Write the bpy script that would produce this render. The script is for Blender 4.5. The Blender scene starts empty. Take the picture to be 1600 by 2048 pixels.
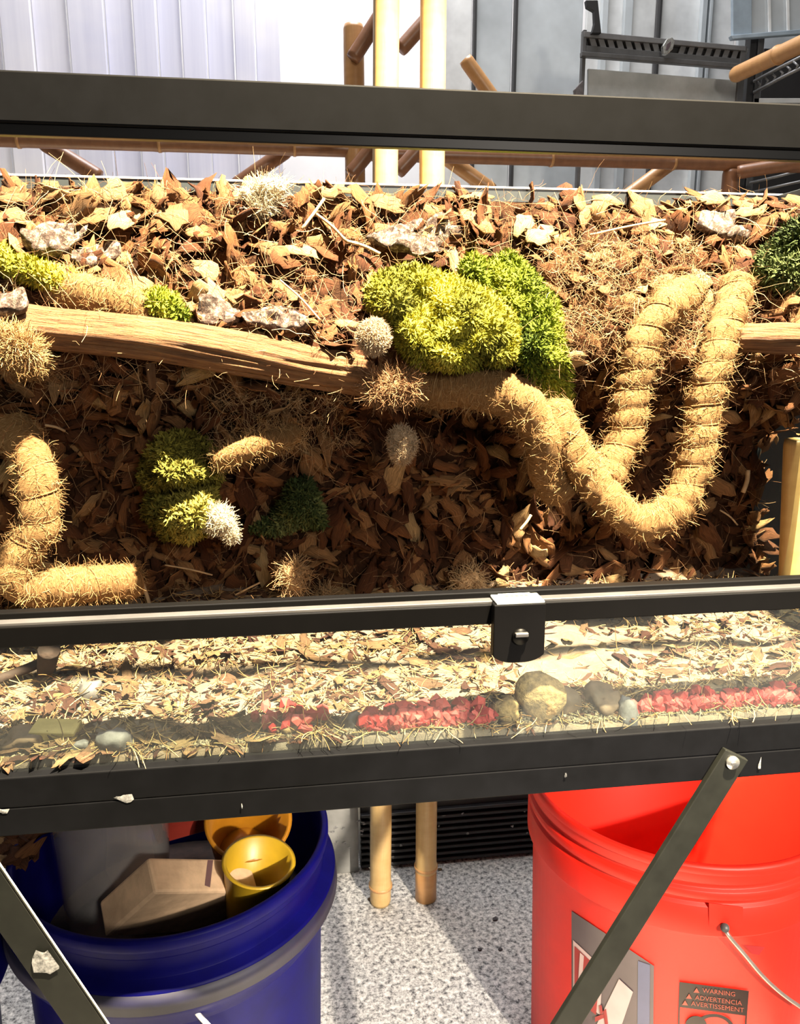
import bpy, math, random
import numpy as np
from mathutils import Matrix, Vector, Euler

random.seed(7)
rng = np.random.default_rng(7)
scene = bpy.context.scene
COL = scene.collection

# ------------------------------------------------------------------ camera
CAM = np.array([0.0, -0.56, 0.87]); FPX = 1600.0
YAW = math.radians(8.0); PIT = math.radians(12.3)
cam = bpy.data.cameras.new('camera'); cam.sensor_fit = 'HORIZONTAL'
cam.sensor_width = 36.0; cam.lens = 36.0; cam.clip_start = 0.02
camo = bpy.data.objects.new('camera', cam); COL.objects.link(camo)
camo.location = CAM; camo.rotation_euler = (math.pi/2 - PIT, 0, -YAW)
scene.camera = camo

# ------------------------------------------------------------------ world, lamps, exposure
world = bpy.data.worlds.new('room_light'); scene.world = world
world.use_nodes = True
world.node_tree.nodes['Background'].inputs[0].default_value = (1.0, 0.95, 0.9, 1)
world.node_tree.nodes['Background'].inputs[1].default_value = 0.14

def lamp(name, kind, loc, target, energy, color, **kw):
    l = bpy.data.lights.new(name, kind); l.energy = energy; l.color = color
    for k, v in kw.items(): setattr(l, k, v)
    o = bpy.data.objects.new(name, l); COL.objects.link(o)
    o.location = loc
    o.rotation_euler = (Vector(target) - Vector(loc)).to_track_quat('-Z', 'Y').to_euler()
    return o
EL = math.radians(68); AZ = math.radians(36)
KD = np.array([math.sin(AZ)*math.cos(EL), -math.cos(AZ)*math.cos(EL), math.sin(EL)])
KT = np.array([0.11, 0.17, 0.78])
lamp('key_spot', 'SPOT', KT + KD*2.6, KT, 5900, (1.0, 0.83, 0.56), shadow_soft_size=0.035, spot_size=math.radians(27), spot_blend=0.25)
lamp('shop_lamp_front', 'AREA', (0.70, -1.8, 1.40), (0.15, 0.5, 0.0), 17, (1.0, 0.90, 0.78), size=0.25)
lamp('added_floor_spot', 'SPOT', (0.85, -1.75, 1.35), (0.20, 0.40, 0.08), 650, (1.0, 0.88, 0.72), shadow_soft_size=0.03, spot_size=math.radians(23), spot_blend=0.7)  # added spotlight out of view, narrowed to brighten floor, poles and bucket fronts
lamp('added_fill_back', 'AREA', (0.2, 0.85, 2.7), (0.25, 1.15, 0.6), 62, (1.0, 0.98, 1.0), size=0.9)  # area light added overhead to brighten the background room, floor and poles
scene.view_settings.view_transform = 'Standard'
scene.view_settings.look = 'None'
scene.view_settings.gamma = 1.0
scene.view_settings.use_curve_mapping = False
scene.view_settings.exposure = 0.0

# ------------------------------------------------------------------ pixel helpers
_f = np.array([math.sin(YAW)*math.cos(PIT), math.cos(YAW)*math.cos(PIT), -math.sin(PIT)])
_r = np.array([math.cos(YAW), -math.sin(YAW), 0.0]); _u = np.cross(_r, _f)
def ray(x, y): return _f + _r*(x-800)/FPX - _u*(y-1024)/FPX
def Q(x, y, Y):                      # the point of a pixel on the upright plane y = Y
    d = ray(x, y); return CAM + d*((Y-CAM[1])/d[1])
def G(x, y, Z):                      # the point of a pixel on the level plane z = Z
    d = ray(x, y); return CAM + d*((Z-CAM[2])/d[2])

# ------------------------------------------------------------------ materials
MATS = {}
def new_mat(name):
    m = bpy.data.materials.new(name); m.use_nodes = True
    nt = m.node_tree; b = nt.nodes['Principled BSDF']; MATS[name] = m
    return m, nt, b
def node(nt, t, **kw):
    n = nt.nodes.new(t)
    for k, v in kw.items():
        if k.startswith('i_'): n.inputs[int(k[2:])].default_value = v
        else: setattr(n, k, v)
    return n
def ramp(nt, fac, stops):
    r = nt.nodes.new('ShaderNodeValToRGB'); e = r.color_ramp.elements
    while len(e) < len(stops): e.new(0.5)
    for q, (p, c) in zip(e, stops): q.position = p; q.color = (*c, 1)
    nt.links.new(fac, r.inputs[0]); return r.outputs[0]
def mix(nt, fac, a, b, mode='MIX'):
    n = nt.nodes.new('ShaderNodeMix'); n.data_type = 'RGBA'; n.blend_type = mode
    for s, v in ((0, fac), (6, a), (7, b)):
        if hasattr(v, 'links'): nt.links.new(v, n.inputs[s])
        else: n.inputs[s].default_value = v if s == 0 else (*v, 1)
    return n.outputs[2]
def noise_tex(nt, vec, scale, detail=4, rough=0.6, mapping=None):
    if mapping:
        mp = nt.nodes.new('ShaderNodeMapping'); mp.inputs['Scale'].default_value = mapping
        nt.links.new(vec, mp.inputs[0]); vec = mp.outputs[0]
    n = nt.nodes.new('ShaderNodeTexNoise'); n.inputs['Scale'].default_value = scale
    n.inputs['Detail'].default_value = detail; n.inputs['Roughness'].default_value = rough
    nt.links.new(vec, n.inputs['Vector']); return n.outputs['Fac']
def bump(nt, b, h, strength=0.3, dist=0.002):
    n = nt.nodes.new('ShaderNodeBump'); n.inputs['Strength'].default_value = strength
    n.inputs['Distance'].default_value = dist
    nt.links.new(h, n.inputs['Height']); nt.links.new(n.outputs[0], b.inputs['Normal'])
def coords(nt, which='Object'):
    return nt.nodes.new('ShaderNodeTexCoord').outputs[which]

def plain(name, c, rough=0.5, metal=0.0, nscale=30, namt=0.15, bumpy=0.0, spec=0.5):
    m, nt, b = new_mat(name)
    n = noise_tex(nt, coords(nt), nscale)
    c = np.array(c); lo = tuple(np.clip(c*(1-namt), 0, 1)); hi = tuple(np.clip(c*(1+namt), 0, 1))
    nt.links.new(ramp(nt, n, [(0.3, lo), (0.7, hi)]), b.inputs['Base Color'])
    b.inputs['Roughness'].default_value = rough; b.inputs['Metallic'].default_value = metal
    b.inputs['Specular IOR Level'].default_value = spec
    if bumpy: bump(nt, b, n, bumpy)
    return m
def tinted(name, stops, source, stretch=(3, 26, 1), nscale=1.0, rough=0.85, grain=0.75, bumpy=0.9, spec=0.2, sub=0.0):
    """colour picked per piece (object random or the 'rnd' attribute), fibre grain along the piece's UV"""
    m, nt, b = new_mat(name)
    if source == 'object': rnd = nt.nodes.new('ShaderNodeObjectInfo').outputs['Random']
    else:
        a = nt.nodes.new('ShaderNodeAttribute'); a.attribute_name = 'rnd'; rnd = a.outputs['Fac']
    base = ramp(nt, rnd, stops)
    if grain:
        n = noise_tex(nt, coords(nt, 'UV'), nscale, 5, 0.65, stretch)
        g = ramp(nt, n, [(0.3, (1-grain,)*3), (0.7, (1+grain*0.5,)*3)])
        base = mix(nt, 1.0, base, g, 'MULTIPLY')
        if bumpy: bump(nt, b, n, bumpy, 0.003)
    nt.links.new(base, b.inputs['Base Color'])
    b.inputs['Roughness'].default_value = rough; b.inputs['Specular IOR Level'].default_value = spec
    return m

HUSK = [(0.0, (0.060, 0.020, 0.008)), (0.3, (0.12, 0.044, 0.016)), (0.6, (0.20, 0.085, 0.032)), (0.85, (0.32, 0.175, 0.075)), (1.0, (0.45, 0.31, 0.15))]
tinted('husk', HUSK, 'object'); tinted('husk_joined', HUSK, 'attr')
PALE = [(0.0, (0.20, 0.11, 0.05)), (0.5, (0.30, 0.19, 0.09)), (1.0, (0.40, 0.28, 0.14))]
tinted('pale_husk', PALE, 'object')
BED = [(0.0, (0.05, 0.016, 0.011)), (0.3, (0.11, 0.048, 0.030)), (0.6, (0.175, 0.095, 0.052)), (1.0, (0.28, 0.18, 0.085))]
tinted('bedding_chip', BED, 'object'); tinted('bedding_joined', BED, 'attr')
tinted('fibre', [(0.0, (0.10, 0.045, 0.02)), (0.5, (0.22, 0.12, 0.06)), (1.0, (0.38, 0.25, 0.13))], 'attr', grain=0)
tinted('pale_fibre', [(0.0, (0.24, 0.14, 0.07)), (1.0, (0.46, 0.33, 0.18))], 'attr', grain=0)
tinted('rope_fibre', [(0.0, (0.20, 0.10, 0.04)), (0.5, (0.31, 0.19, 0.08)), (1.0, (0.44, 0.31, 0.15))], 'attr', grain=0)
tinted('moss_yellow', [(0.0, (0.09, 0.09, 0.010)), (0.5, (0.28, 0.27, 0.028)), (1.0, (0.48, 0.44, 0.075))], 'attr', grain=0)
tinted('moss_green', [(0.0, (0.03, 0.05, 0.004)), (0.5, (0.14, 0.18, 0.013)), (1.0, (0.32, 0.33, 0.035))], 'attr', grain=0)
tinted('moss_olive', [(0.0, (0.07, 0.065, 0.01)), (0.5, (0.17, 0.155, 0.025)), (1.0, (0.30, 0.26, 0.06))], 'attr', grain=0)
tinted('moss_dark', [(0.0, (0.012, 0.02, 0.006)), (0.5, (0.04, 0.06, 0.016)), (1.0, (0.14, 0.16, 0.06))], 'attr', grain=0)
tinted('lichen', [(0.0, (0.30, 0.24, 0.15)), (1.0, (0.58, 0.52, 0.38))], 'attr', grain=0)
tinted('cream_puff', [(0.0, (0.28, 0.19, 0.11)), (1.0, (0.48, 0.38, 0.26))], 'attr', grain=0)
tinted('red_gravel', [(0.0, (0.15, 0.010, 0.011)), (0.5, (0.28, 0.026, 0.026)), (1.0, (0.38, 0.08, 0.068))], 'object', grain=0, rough=0.6)
tinted('grit', [(0.0, (0.06, 0.045, 0.03)), (1.0, (0.20, 0.16, 0.11))], 'attr', grain=0)

def mk_wallbase():
    m, nt, b = new_mat('coir_base')
    n = noise_tex(nt, coords(nt), 60, 8, 0.7)
    nt.links.new(ramp(nt, n, [(0.3, (0.014, 0.006, 0.003)), (0.55, (0.045, 0.02, 0.01)), (0.75, (0.10, 0.05, 0.025))]), b.inputs['Base Color'])
    b.inputs['Roughness'].default_value = 0.95; b.inputs['Specular IOR Level'].default_value = 0.1
    bump(nt, b, n, 1.0, 0.01)
mk_wallbase()
def mk_bed():
    m, nt, b = new_mat('bedding_base')
    co = coords(nt); n = noise_tex(nt, co, 90, 8, 0.75); n2 = noise_tex(nt, co, 9, 3)
    c = ramp(nt, n, [(0.3, (0.025, 0.012, 0.007)), (0.5, (0.085, 0.053, 0.034)), (0.72, (0.19, 0.14, 0.10))])
    c = mix(nt, 0.35, c, ramp(nt, n2, [(0.35, (0.22, 0.19, 0.17)), (0.65, (0.30, 0.20, 0.12))]))
    nt.links.new(c, b.inputs['Base Color']); b.inputs['Roughness'].default_value = 0.9
    bump(nt, b, n, 0.8, 0.004)
mk_bed()
def mk_bark():
    m, nt, b = new_mat('log_wood')
    n = noise_tex(nt, coords(nt, 'UV'), 1, 6, 0.65, (3.0, 22, 1)); n2 = noise_tex(nt, coords(nt), 25, 3)
    c = ramp(nt, n, [(0.30, (0.035, 0.014, 0.008)), (0.42, (0.16, 0.07, 0.032)), (0.62, (0.30, 0.155, 0.07)), (0.8, (0.40, 0.23, 0.11))])
    c = mix(nt, 0.3, c, ramp(nt, n2, [(0.3, (0.14, 0.06, 0.03)), (0.7, (0.32, 0.18, 0.08))]))
    nt.links.new(c, b.inputs['Base Color']); b.inputs['Roughness'].default_value = 0.75
    b.inputs['Specular IOR Level'].default_value = 0.25
    bump(nt, b, n, 1.0, 0.009)
mk_bark()
def mk_rope():
    m, nt, b = new_mat('coir_rope')
    n = noise_tex(nt, coords(nt, 'UV'), 1, 7, 0.7, (130, 9, 1)); n2 = noise_tex(nt, coords(nt), 35, 3)
    c = ramp(nt, n, [(0.3, (0.13, 0.06, 0.022)), (0.52, (0.27, 0.155, 0.065)), (0.75, (0.40, 0.27, 0.13))])
    nt.links.new(c, b.inputs['Base Color']); b.inputs['Roughness'].default_value = 0.9
    b.inputs['Specular IOR Level'].default_value = 0.1
    bump(nt, b, n, 1.0, 0.004)
mk_rope()
def mk_bamboo(name, c0, c1):
    m, nt, b = new_mat(name)
    co = coords(nt, 'UV'); n = noise_tex(nt, co, 1, 4, 0.6, (3, 30, 1)); n2 = noise_tex(nt, co, 1, 3, 0.5, (9, 2, 1))
    c = mix(nt, 0.5, ramp(nt, n, [(0.3, c0), (0.7, c1)]), ramp(nt, n2, [(0.3, c0), (0.7, c1)]))
    nt.links.new(c, b.inputs['Base Color']); b.inputs['Roughness'].default_value = 0.38
mk_bamboo('bamboo_pale', (0.42, 0.27, 0.10), (0.52, 0.36, 0.16))
mk_bamboo('bamboo_brown', (0.17, 0.07, 0.03), (0.27, 0.125, 0.056))
mk_bamboo('bamboo_end', (0.40, 0.20, 0.075), (0.54, 0.30, 0.12))
def mk_floor():
    m, nt, b = new_mat('speckled_floor')
    co = coords(nt); n = noise_tex(nt, co, 140, 5, 0.8); n2 = noise_tex(nt, co, 5, 3); n3 = noise_tex(nt, co, 1, 2)
    c = ramp(nt, n, [(0.38, (0.03, 0.03, 0.035)), (0.47, (0.28, 0.28, 0.27)), (0.56, (0.50, 0.49, 0.47)), (0.68, (0.74, 0.72, 0.68))])
    c = mix(nt, 0.5, c, ramp(nt, n2, [(0.35, (0.42, 0.42, 0.43)), (0.65, (0.62, 0.59, 0.54))]), 'OVERLAY')
    nt.links.new(c, b.inputs['Base Color']); b.inputs['Roughness'].default_value = 0.55
mk_floor()
def mk_glass(name, tint=(0.9, 0.95, 0.93), gloss=0.08, haze=0.03):
    m, nt, b = new_mat(name); out = nt.nodes['Material Output']
    tr = node(nt, 'ShaderNodeBsdfTransparent'); tr.inputs[0].default_value = (*tint, 1)
    gl = node(nt, 'ShaderNodeBsdfGlossy'); gl.inputs['Roughness'].default_value = 0.03
    df = node(nt, 'ShaderNodeBsdfDiffuse'); df.inputs[0].default_value = (0.8, 0.8, 0.8, 1)
    lw = node(nt, 'ShaderNodeLayerWeight'); pw = node(nt, 'ShaderNodeMath', operation='POWER'); nt.links.new(lw.outputs['Facing'], pw.inputs[0]); pw.inputs[1].default_value = 5.0
    fr = node(nt, 'ShaderNodeMath', operation='MULTIPLY_ADD'); nt.links.new(pw.outputs[0], fr.inputs[0]); fr.inputs[1].default_value = 0.9; fr.inputs[2].default_value = 0.035
    n = noise_tex(nt, coords(nt), 6, 5)
    hz = node(nt, 'ShaderNodeMath', operation='MULTIPLY'); nt.links.new(n, hz.inputs[0]); hz.inputs[1].default_value = haze*2
    m1 = node(nt, 'ShaderNodeMixShader'); m2 = node(nt, 'ShaderNodeMixShader')
    nt.links.new(hz.outputs[0], m1.inputs[0]); nt.links.new(tr.outputs[0], m1.inputs[1]); nt.links.new(df.outputs[0], m1.inputs[2])
    nt.links.new(fr.outputs[0], m2.inputs[0]); nt.links.new(m1.outputs[0], m2.inputs[1]); nt.links.new(gl.outputs[0], m2.inputs[2])
    nt.links.new(m2.outputs[0], out.inputs[0])
mk_glass('glass', haze=0.015)
mk_glass('clear_plastic', (0.93, 0.90, 0.88), haze=0.16)
plain('black_frame', (0.0028, 0.0029, 0.0036), 0.6, 0, 40, 0.25, spec=0.06)
plain('black_edge', (0.004, 0.004, 0.004), 0.4, spec=0.3)
plain('black_track', (0.002, 0.0018, 0.0018), 0.45, spec=0.12)
plain('track_lip', (0.06, 0.058, 0.06), 0.28)
plain('rim_grey', (0.03, 0.036, 0.04), 0.4)
plain('pale_strip', (0.45, 0.47, 0.47), 0.3)
plain('black_plastic', (0.002, 0.0018, 0.002), 0.5, spec=0.12)
plain('sticker_silver', (0.62, 0.66, 0.64), 0.35, 0.2)
plain('dark_ink', (0.05, 0.05, 0.05), 0.5)
plain('chrome', (0.7, 0.7, 0.66), 0.25, 0.9, 200, 0.3)
plain('brace_metal', (0.0085, 0.009, 0.0075), 0.5, 0, 60, 0.2, spec=0.15)
plain('paint_chip', (0.16, 0.16, 0.16), 0.5, 0, 300, 0.9)
plain('blue_plastic', (0.0022, 0.0020, 0.075), 0.5, 0, 30, 0.2, spec=0.08)
plain('blue_grey_band', (0.008, 0.008, 0.03), 0.6, 0, 30, 0.3)
plain('red_plastic', (0.60, 0.013, 0.005), 0.5, 0, 30, 0.06, spec=0.3)
plain('grey_label', (0.075, 0.055, 0.062), 0.45, 0, 20, 0.1)
plain('blue_label_edge', (0.07, 0.075, 0.14), 0.45, 0, 20, 0.1)
plain('pink_white', (0.42, 0.30, 0.30), 0.45, 0, 20, 0.1)
plain('label_red', (0.24, 0.012, 0.012), 0.5, 0, 20, 0.1)
plain('sticker_black', (0.014, 0.005, 0.004), 0.45, 0, 20, 0.1)
plain('sticker_text', (0.24, 0.05, 0.03), 0.5, 0, 20, 0.1)
plain('wire', (0.36, 0.30, 0.27), 0.35, 0.7)
plain('white_plastic', (0.8, 0.8, 0.8), 0.4)
plain('cut_wood', (0.55, 0.38, 0.24), 0.7, 0, 45, 0.22, 0.3)
plain('pencil', (0.12, 0.06, 0.06), 0.8)
plain('yellow_plastic', (0.42, 0.26, 0.012), 0.4, 0, 30, 0.12)
plain('orange_plastic', (0.30, 0.12, 0.006), 0.4, 0, 30, 0.12)
plain('dark_red', (0.26, 0.03, 0.02), 0.4, 0, 30, 0.12)
plain('rubber_black', (0.010, 0.009, 0.010), 0.5, 0, 30, 0.3)
plain('grey_panel', (0.20, 0.20, 0.19), 0.5, 0, 25, 0.25)
plain('wall_white', (0.82, 0.81, 0.80), 0.7, 0, 6, 0.05)
plain('steel_panel', (0.46, 0.50, 0.52), 0.35, 0.3, 6, 0.25)
plain('steel_light', (0.62, 0.64, 0.64), 0.4, 0.2, 9, 0.25)
plain('steel_lower', (0.42, 0.44, 0.43), 0.4, 0.2, 14, 0.25)
plain('seam_black', (0.012, 0.012, 0.013), 0.5)
plain('louvre_dark', (0.08, 0.08, 0.08), 0.4, 0.2, 40, 0.2)
plain('louvre_rib', (0.16, 0.16, 0.16), 0.38, 0.3, 40, 0.2)
plain('blue_grey', (0.30, 0.37, 0.43), 0.35, 0.1, 14, 0.25)
plain('stone_grey', (0.085, 0.075, 0.075), 0.7, 0, 90, 0.4, 0.4)
plain('stone_tan', (0.20, 0.125, 0.055), 0.85, 0, 220, 0.5, 1.0)
plain('stone_brown', (0.085, 0.05, 0.03), 0.75, 0, 60, 0.45, 0.4)
plain('stone_dark', (0.04, 0.033, 0.035), 0.6, 0, 60, 0.3, 0.3)
plain('rope_stick', (0.36, 0.25, 0.14), 0.8, 0, 90, 0.3)
plain('dark_bark', (0.03, 0.014, 0.009), 0.85, 0, 90, 0.5, 0.6)
plain('yellow_chip', (0.42, 0.32, 0.11), 0.8, 0, 60, 0.2, 0.3)
def mk_sheet():
    m, nt, b = new_mat('plastic_sheet')
    co = coords(nt); n = noise_tex(nt, co, 2.2, 4, 0.55, (1.0, 1.0, 1.5)); n2 = noise_tex(nt, co, 1, 4, 0.6, (60, 1, 2))
    c = ramp(nt, n, [(0.35, (0.56, 0.58, 0.76)), (0.55, (0.76, 0.76, 0.84)), (0.7, (0.88, 0.86, 0.88))])
    c = mix(nt, 0.35, c, ramp(nt, n2, [(0.3, (0.66, 0.66, 0.72)), (0.7, (0.92, 0.92, 0.94))]))
    nt.links.new(c, b.inputs['Base Color']); b.inputs['Roughness'].default_value = 0.3
mk_sheet()
def mk_lichenbark():
    m, nt, b = new_mat('lichen_bark')
    n = noise_tex(nt, coords(nt), 160, 6, 0.7)
    nt.links.new(ramp(nt, n, [(0.42, (0.04, 0.022, 0.016)), (0.52, (0.11, 0.075, 0.06)), (0.58, (0.25, 0.21, 0.17)), (0.68, (0.38, 0.35, 0.30))]), b.inputs['Base Color'])
    b.inputs['Roughness'].default_value = 0.9; bump(nt, b, n, 1.0, 0.004)
mk_lichenbark()

# ------------------------------------------------------------------ mesh builders
def mesh(name, V, F, mat=None, uv=None, rnd=None, smooth=True):
    V = np.asarray(V, np.float32); me = bpy.data.meshes.new(name)
    if isinstance(F, np.ndarray):
        m, k = F.shape; loops = F.ravel().astype(np.int32)
        starts = np.arange(m, dtype=np.int32)*k; tot = np.full(m, k, np.int32)
    else:
        tot = np.array([len(f) for f in F], np.int32); loops = np.array([i for f in F for i in f], np.int32)
        starts = np.concatenate([[0], np.cumsum(tot)[:-1]]).astype(np.int32); m = len(F)
    me.vertices.add(len(V)); me.vertices.foreach_set('co', V.ravel())
    me.loops.add(len(loops)); me.loops.foreach_set('vertex_index', loops)
    me.polygons.add(m); me.polygons.foreach_set('loop_start', starts); me.polygons.foreach_set('loop_total', tot)
    me.polygons.foreach_set('use_smooth', np.full(m, bool(smooth)))
    if uv is not None:
        l = me.uv_layers.new(name='UVMap'); l.data.foreach_set('uv', np.asarray(uv, np.float32)[loops].ravel())
    if rnd is not None:
        a = me.attributes.new('rnd', 'FLOAT', 'POINT'); a.data.foreach_set('value', np.asarray(rnd, np.float32))
    me.update(calc_edges=True); me.validate()
    if mat: me.materials.append(MATS[mat])
    return me
def place(name, me, parent=None, M=None):
    o = bpy.data.objects.new(name, me); COL.objects.link(o)
    if parent is not None:
        o.parent = parent
        o.matrix_parent_inverse = INV.get(parent.name, Matrix.Identity(4))
    if M is not None: o.matrix_basis = M
    return o
INV = {}
def thing(name, label, cat, base, group=None):
    o = bpy.data.objects.new(name, None); COL.objects.link(o); o.empty_display_size = 0.02
    o.location = Vector(base); INV[o.name] = Matrix.Translation(-Vector(base))
    tag(o, label, cat, group); return o
def tag(o, label, cat, group=None):
    o['label'] = label; o['category'] = cat
    if group: o['group'] = group
    return o
def structure(o): o['kind'] = 'structure'; return o
def stuff(o): o['kind'] = 'stuff'; return o

BOXF = [(0, 3, 2, 1), (4, 5, 6, 7), (0, 1, 5, 4), (1, 2, 6, 5), (2, 3, 7, 6), (3, 0, 4, 7)]
def bevel_mesh(me, w, seg=2):
    import bmesh
    bm = bmesh.new(); bm.from_mesh(me)
    bmesh.ops.recalc_face_normals(bm, faces=bm.faces)
    if w: bmesh.ops.bevel(bm, geom=list(bm.edges), offset=w, segments=seg, affect='EDGES', profile=0.5)
    bm.to_mesh(me); bm.free(); return me
def box(name, lo, hi, mat, parent=None, bev=0.001):
    (a, b, c), (d, e, f) = lo, hi
    V = [(a, b, c), (d, b, c), (d, e, c), (a, e, c), (a, b, f), (d, b, f), (d, e, f), (a, e, f)]
    return place(name, bevel_mesh(mesh(name, V, BOXF, mat, smooth=False), bev), parent)
def hexa(name, eight, mat, parent=None, bev=0.001):
    return place(name, bevel_mesh(mesh(name, eight, BOXF, mat, smooth=False), bev), parent)
def prism(name, px, Y, depth, mat, parent=None, bev=0.001):
    """outline given by pixels on the upright plane y=Y, extruded back by depth"""
    P = [Q(x, y, Y) for x, y in px]; n = len(P)
    V = P + [p + np.array([0, depth, 0]) for p in P]
    F = [tuple(range(n)), tuple(range(2*n-1, n-1, -1))] + [(i, i+n, (i+1) % n+n, (i+1) % n) for i in range(n)]
    return place(name, bevel_mesh(mesh(name, V, F, mat, smooth=False), bev), parent)
def frame_of(t, ref=(0.13, 0.21, 0.97)):
    t = t/np.linalg.norm(t); a = np.cross(t, np.array(ref))
    if np.linalg.norm(a) < 1e-3: a = np.cross(t, np.array([1.0, 0, 0]))
    a /= np.linalg.norm(a); return t, a, np.cross(t, a)
def catmull(P, n):
    P = np.asarray(P, float); P = np.vstack([2*P[0]-P[1], P, 2*P[-1]-P[-2]])
    out = []; m = len(P)-3
    for i in range(m):
        t = np.linspace(0, 1, n, endpoint=(i == m-1))[:, None]
        a, b, c, d = P[i:i+4]
        out.append(0.5*((2*b)+(-a+c)*t+(2*a-5*b+4*c-d)*t*t+(-a+3*b-3*c+d)*t**3))
    return np.vstack(out)
def path_frames(C):
    T = np.gradient(C, axis=0); T /= np.linalg.norm(T, axis=1)[:, None]
    A = np.zeros_like(T); _, a, _ = frame_of(T[0]); A[0] = a
    for i in range(1, len(T)):
        a = A[i-1]-T[i]*(A[i-1]@T[i]); A[i] = a/np.linalg.norm(a)
    return T, A, np.cross(T, A)
def tube_arrays(C, R, k=16, caps=True):
    """R: radius (n,) or (n,k)"""
    C = np.asarray(C, float); n = len(C); T, A, B = path_frames(C)
    R = np.asarray(R, float)
    if R.ndim == 0: R = np.full(n, float(R))
    if R.ndim == 1: R = np.repeat(R[:, None], k, 1)
    th = np.arange(k)*2*math.pi/k
    V = C[:, None]+R[..., None]*(A[:, None]*np.cos(th)[None, :, None]+B[:, None]*np.sin(th)[None, :, None])
    L = np.concatenate([[0], np.cumsum(np.linalg.norm(np.diff(C, axis=0), axis=1))])
    uv = np.stack([np.repeat(L[:, None]*10, k, 1), np.repeat((0.5-np.abs(th/(2*math.pi)-0.5))[None]*2, n, 0)], -1)
    i = np.arange(n-1)[:, None]; j = np.arange(k)[None]
    F = np.stack([i*k+j, i*k+(j+1) % k, (i+1)*k+(j+1) % k, (i+1)*k+j], -1).reshape(-1, 4)
    F = [tuple(f) for f in F]
    if caps: F += [tuple(range(k-1, -1, -1)), tuple(range((n-1)*k, n*k))]
    return V.reshape(-1, 3), F, uv.reshape(-1, 2)
def tube(name, C, R, mat, parent=None, k=16, smooth=True):
    V, F, uv = tube_arrays(C, R, k); return place(name, mesh(name, V, F, mat, uv, smooth=smooth), parent)
def lathe(name, prof, center, mat, parent=None, k=64, close=False, ang=(0, 2*math.pi)):
    full = abs(ang[1]-ang[0]-2*math.pi) < 1e-6
    th = np.linspace(ang[0], ang[1], k, endpoint=not full); n = len(prof)
    pr = np.array(prof, float); V = np.zeros((n, k, 3))
    V[..., 0] = center[0]+pr[:, 0:1]*np.cos(th); V[..., 1] = center[1]+pr[:, 0:1]*np.sin(th); V[..., 2] = center[2]+pr[:, 1:2]
    F = [(i*k+j, i*k+(j+1) % k, (i+1)*k+(j+1) % k, (i+1)*k+j) for i in range(n-1) for j in range(k if full else k-1)]
    if close: F += [(((n-1)*k)+j, ((n-1)*k)+(j+1) % k, (j+1) % k, j) for j in range(k)]
    return place(name, bevel_mesh(mesh(name, V.reshape(-1, 3), F, mat), 0), parent)

def snoise(seed, scale, octv=4):
    r = np.random.default_rng(seed); W = []
    for o in range(octv):
        for _ in range(5):
            d = r.normal(size=3); d /= np.linalg.norm(d)
            W.append((d*scale*(2**o)*r.uniform(0.7, 1.4), r.uniform(0, 6.28), 0.42/(1.8**o)))
    def f(P):
        s = 0
        for d, p, a in W: s = s+a*np.sin(P@d+p)
        return s
    return f

def fibres(P, D, L, R, curl=0.6, k=6, sag=0.0, seed=0):
    """thin curved strands; returns V,F,rnd. P start, D direction, L length, R radius (n,)"""
    r = np.random.default_rng(seed+11); n = len(P)
    D = D/np.linalg.norm(D, axis=1)[:, None]; bend = r.normal(size=(n, 3))*curl; bend2 = r.normal(size=(n, 3))*curl*0.7
    pts = [P]; step = (L/(k-1))[:, None]
    for i in range(k-1):
        D = D+bend*(2.6/(k-1))+bend2*math.sin(i*1.9+1)*2.2/(k-1); D[:, 2] -= sag/(k-1)
        D = D/np.linalg.norm(D, axis=1)[:, None]; pts.append(pts[-1]+D*step)
    C = np.stack(pts, 1)
    T = np.gradient(C, axis=1); T /= np.linalg.norm(T, axis=2)[..., None]+1e-9
    ref = r.normal(size=(n, 1, 3)); A = np.cross(T, ref); A /= np.linalg.norm(A, axis=2)[..., None]+1e-9; B = np.cross(T, A)
    taper = np.linspace(1, 0.45, k)[None, :, None]; RR = R[:, None, None]*taper
    ring = [C+RR*(A*math.cos(a)+B*math.sin(a)) for a in (0, 2.094, 4.189)]
    V = np.stack(ring, 2).reshape(-1, 3)
    b = (np.arange(n)*k*3)[:, None, None]; i = np.arange(k-1)[None, :, None]*3; j = np.arange(3)[None, None]
    F = np.stack([b+i+j, b+i+(j+1) % 3, b+i+3+(j+1) % 3, b+i+3+j], -1).reshape(-1, 4)
    rnd = np.repeat(r.uniform(0, 1, n), k*3)
    return V, F, rnd
def leaves(P, N, L, Wd, lean=0.7, seed=0, rbase=None):
    """small pointed leaflets"""
    r = np.random.default_rng(seed+5); n = len(P)
    D = N+r.normal(size=(n, 3))*lean; D /= np.linalg.norm(D, axis=1)[:, None]
    S = np.cross(D, r.normal(size=(n, 3))); S /= np.linalg.norm(S, axis=1)[:, None]; U = np.cross(D, S)
    L = L[:, None]; Wd = Wd[:, None]
    V = np.stack([P-S*Wd*0.3, P+S*Wd*0.3, P+D*L*0.55+S*Wd, P+D*L*0.55-S*Wd, P+D*L+U*L*0.35], 1).reshape(-1, 3)
    b = (np.arange(n)*5)[:, None]
    F = np.concatenate([b+np.array([[0, 1, 2]]), b+np.array([[0, 2, 3]]), b+np.array([[3, 2, 4]])], 1).reshape(-1, 3)
    rr = r.uniform(0, 1, n) if rbase is None else np.clip(rbase+r.normal(size=n)*0.16, 0, 1)
    return V, F, np.repeat(rr, 5)

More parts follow.
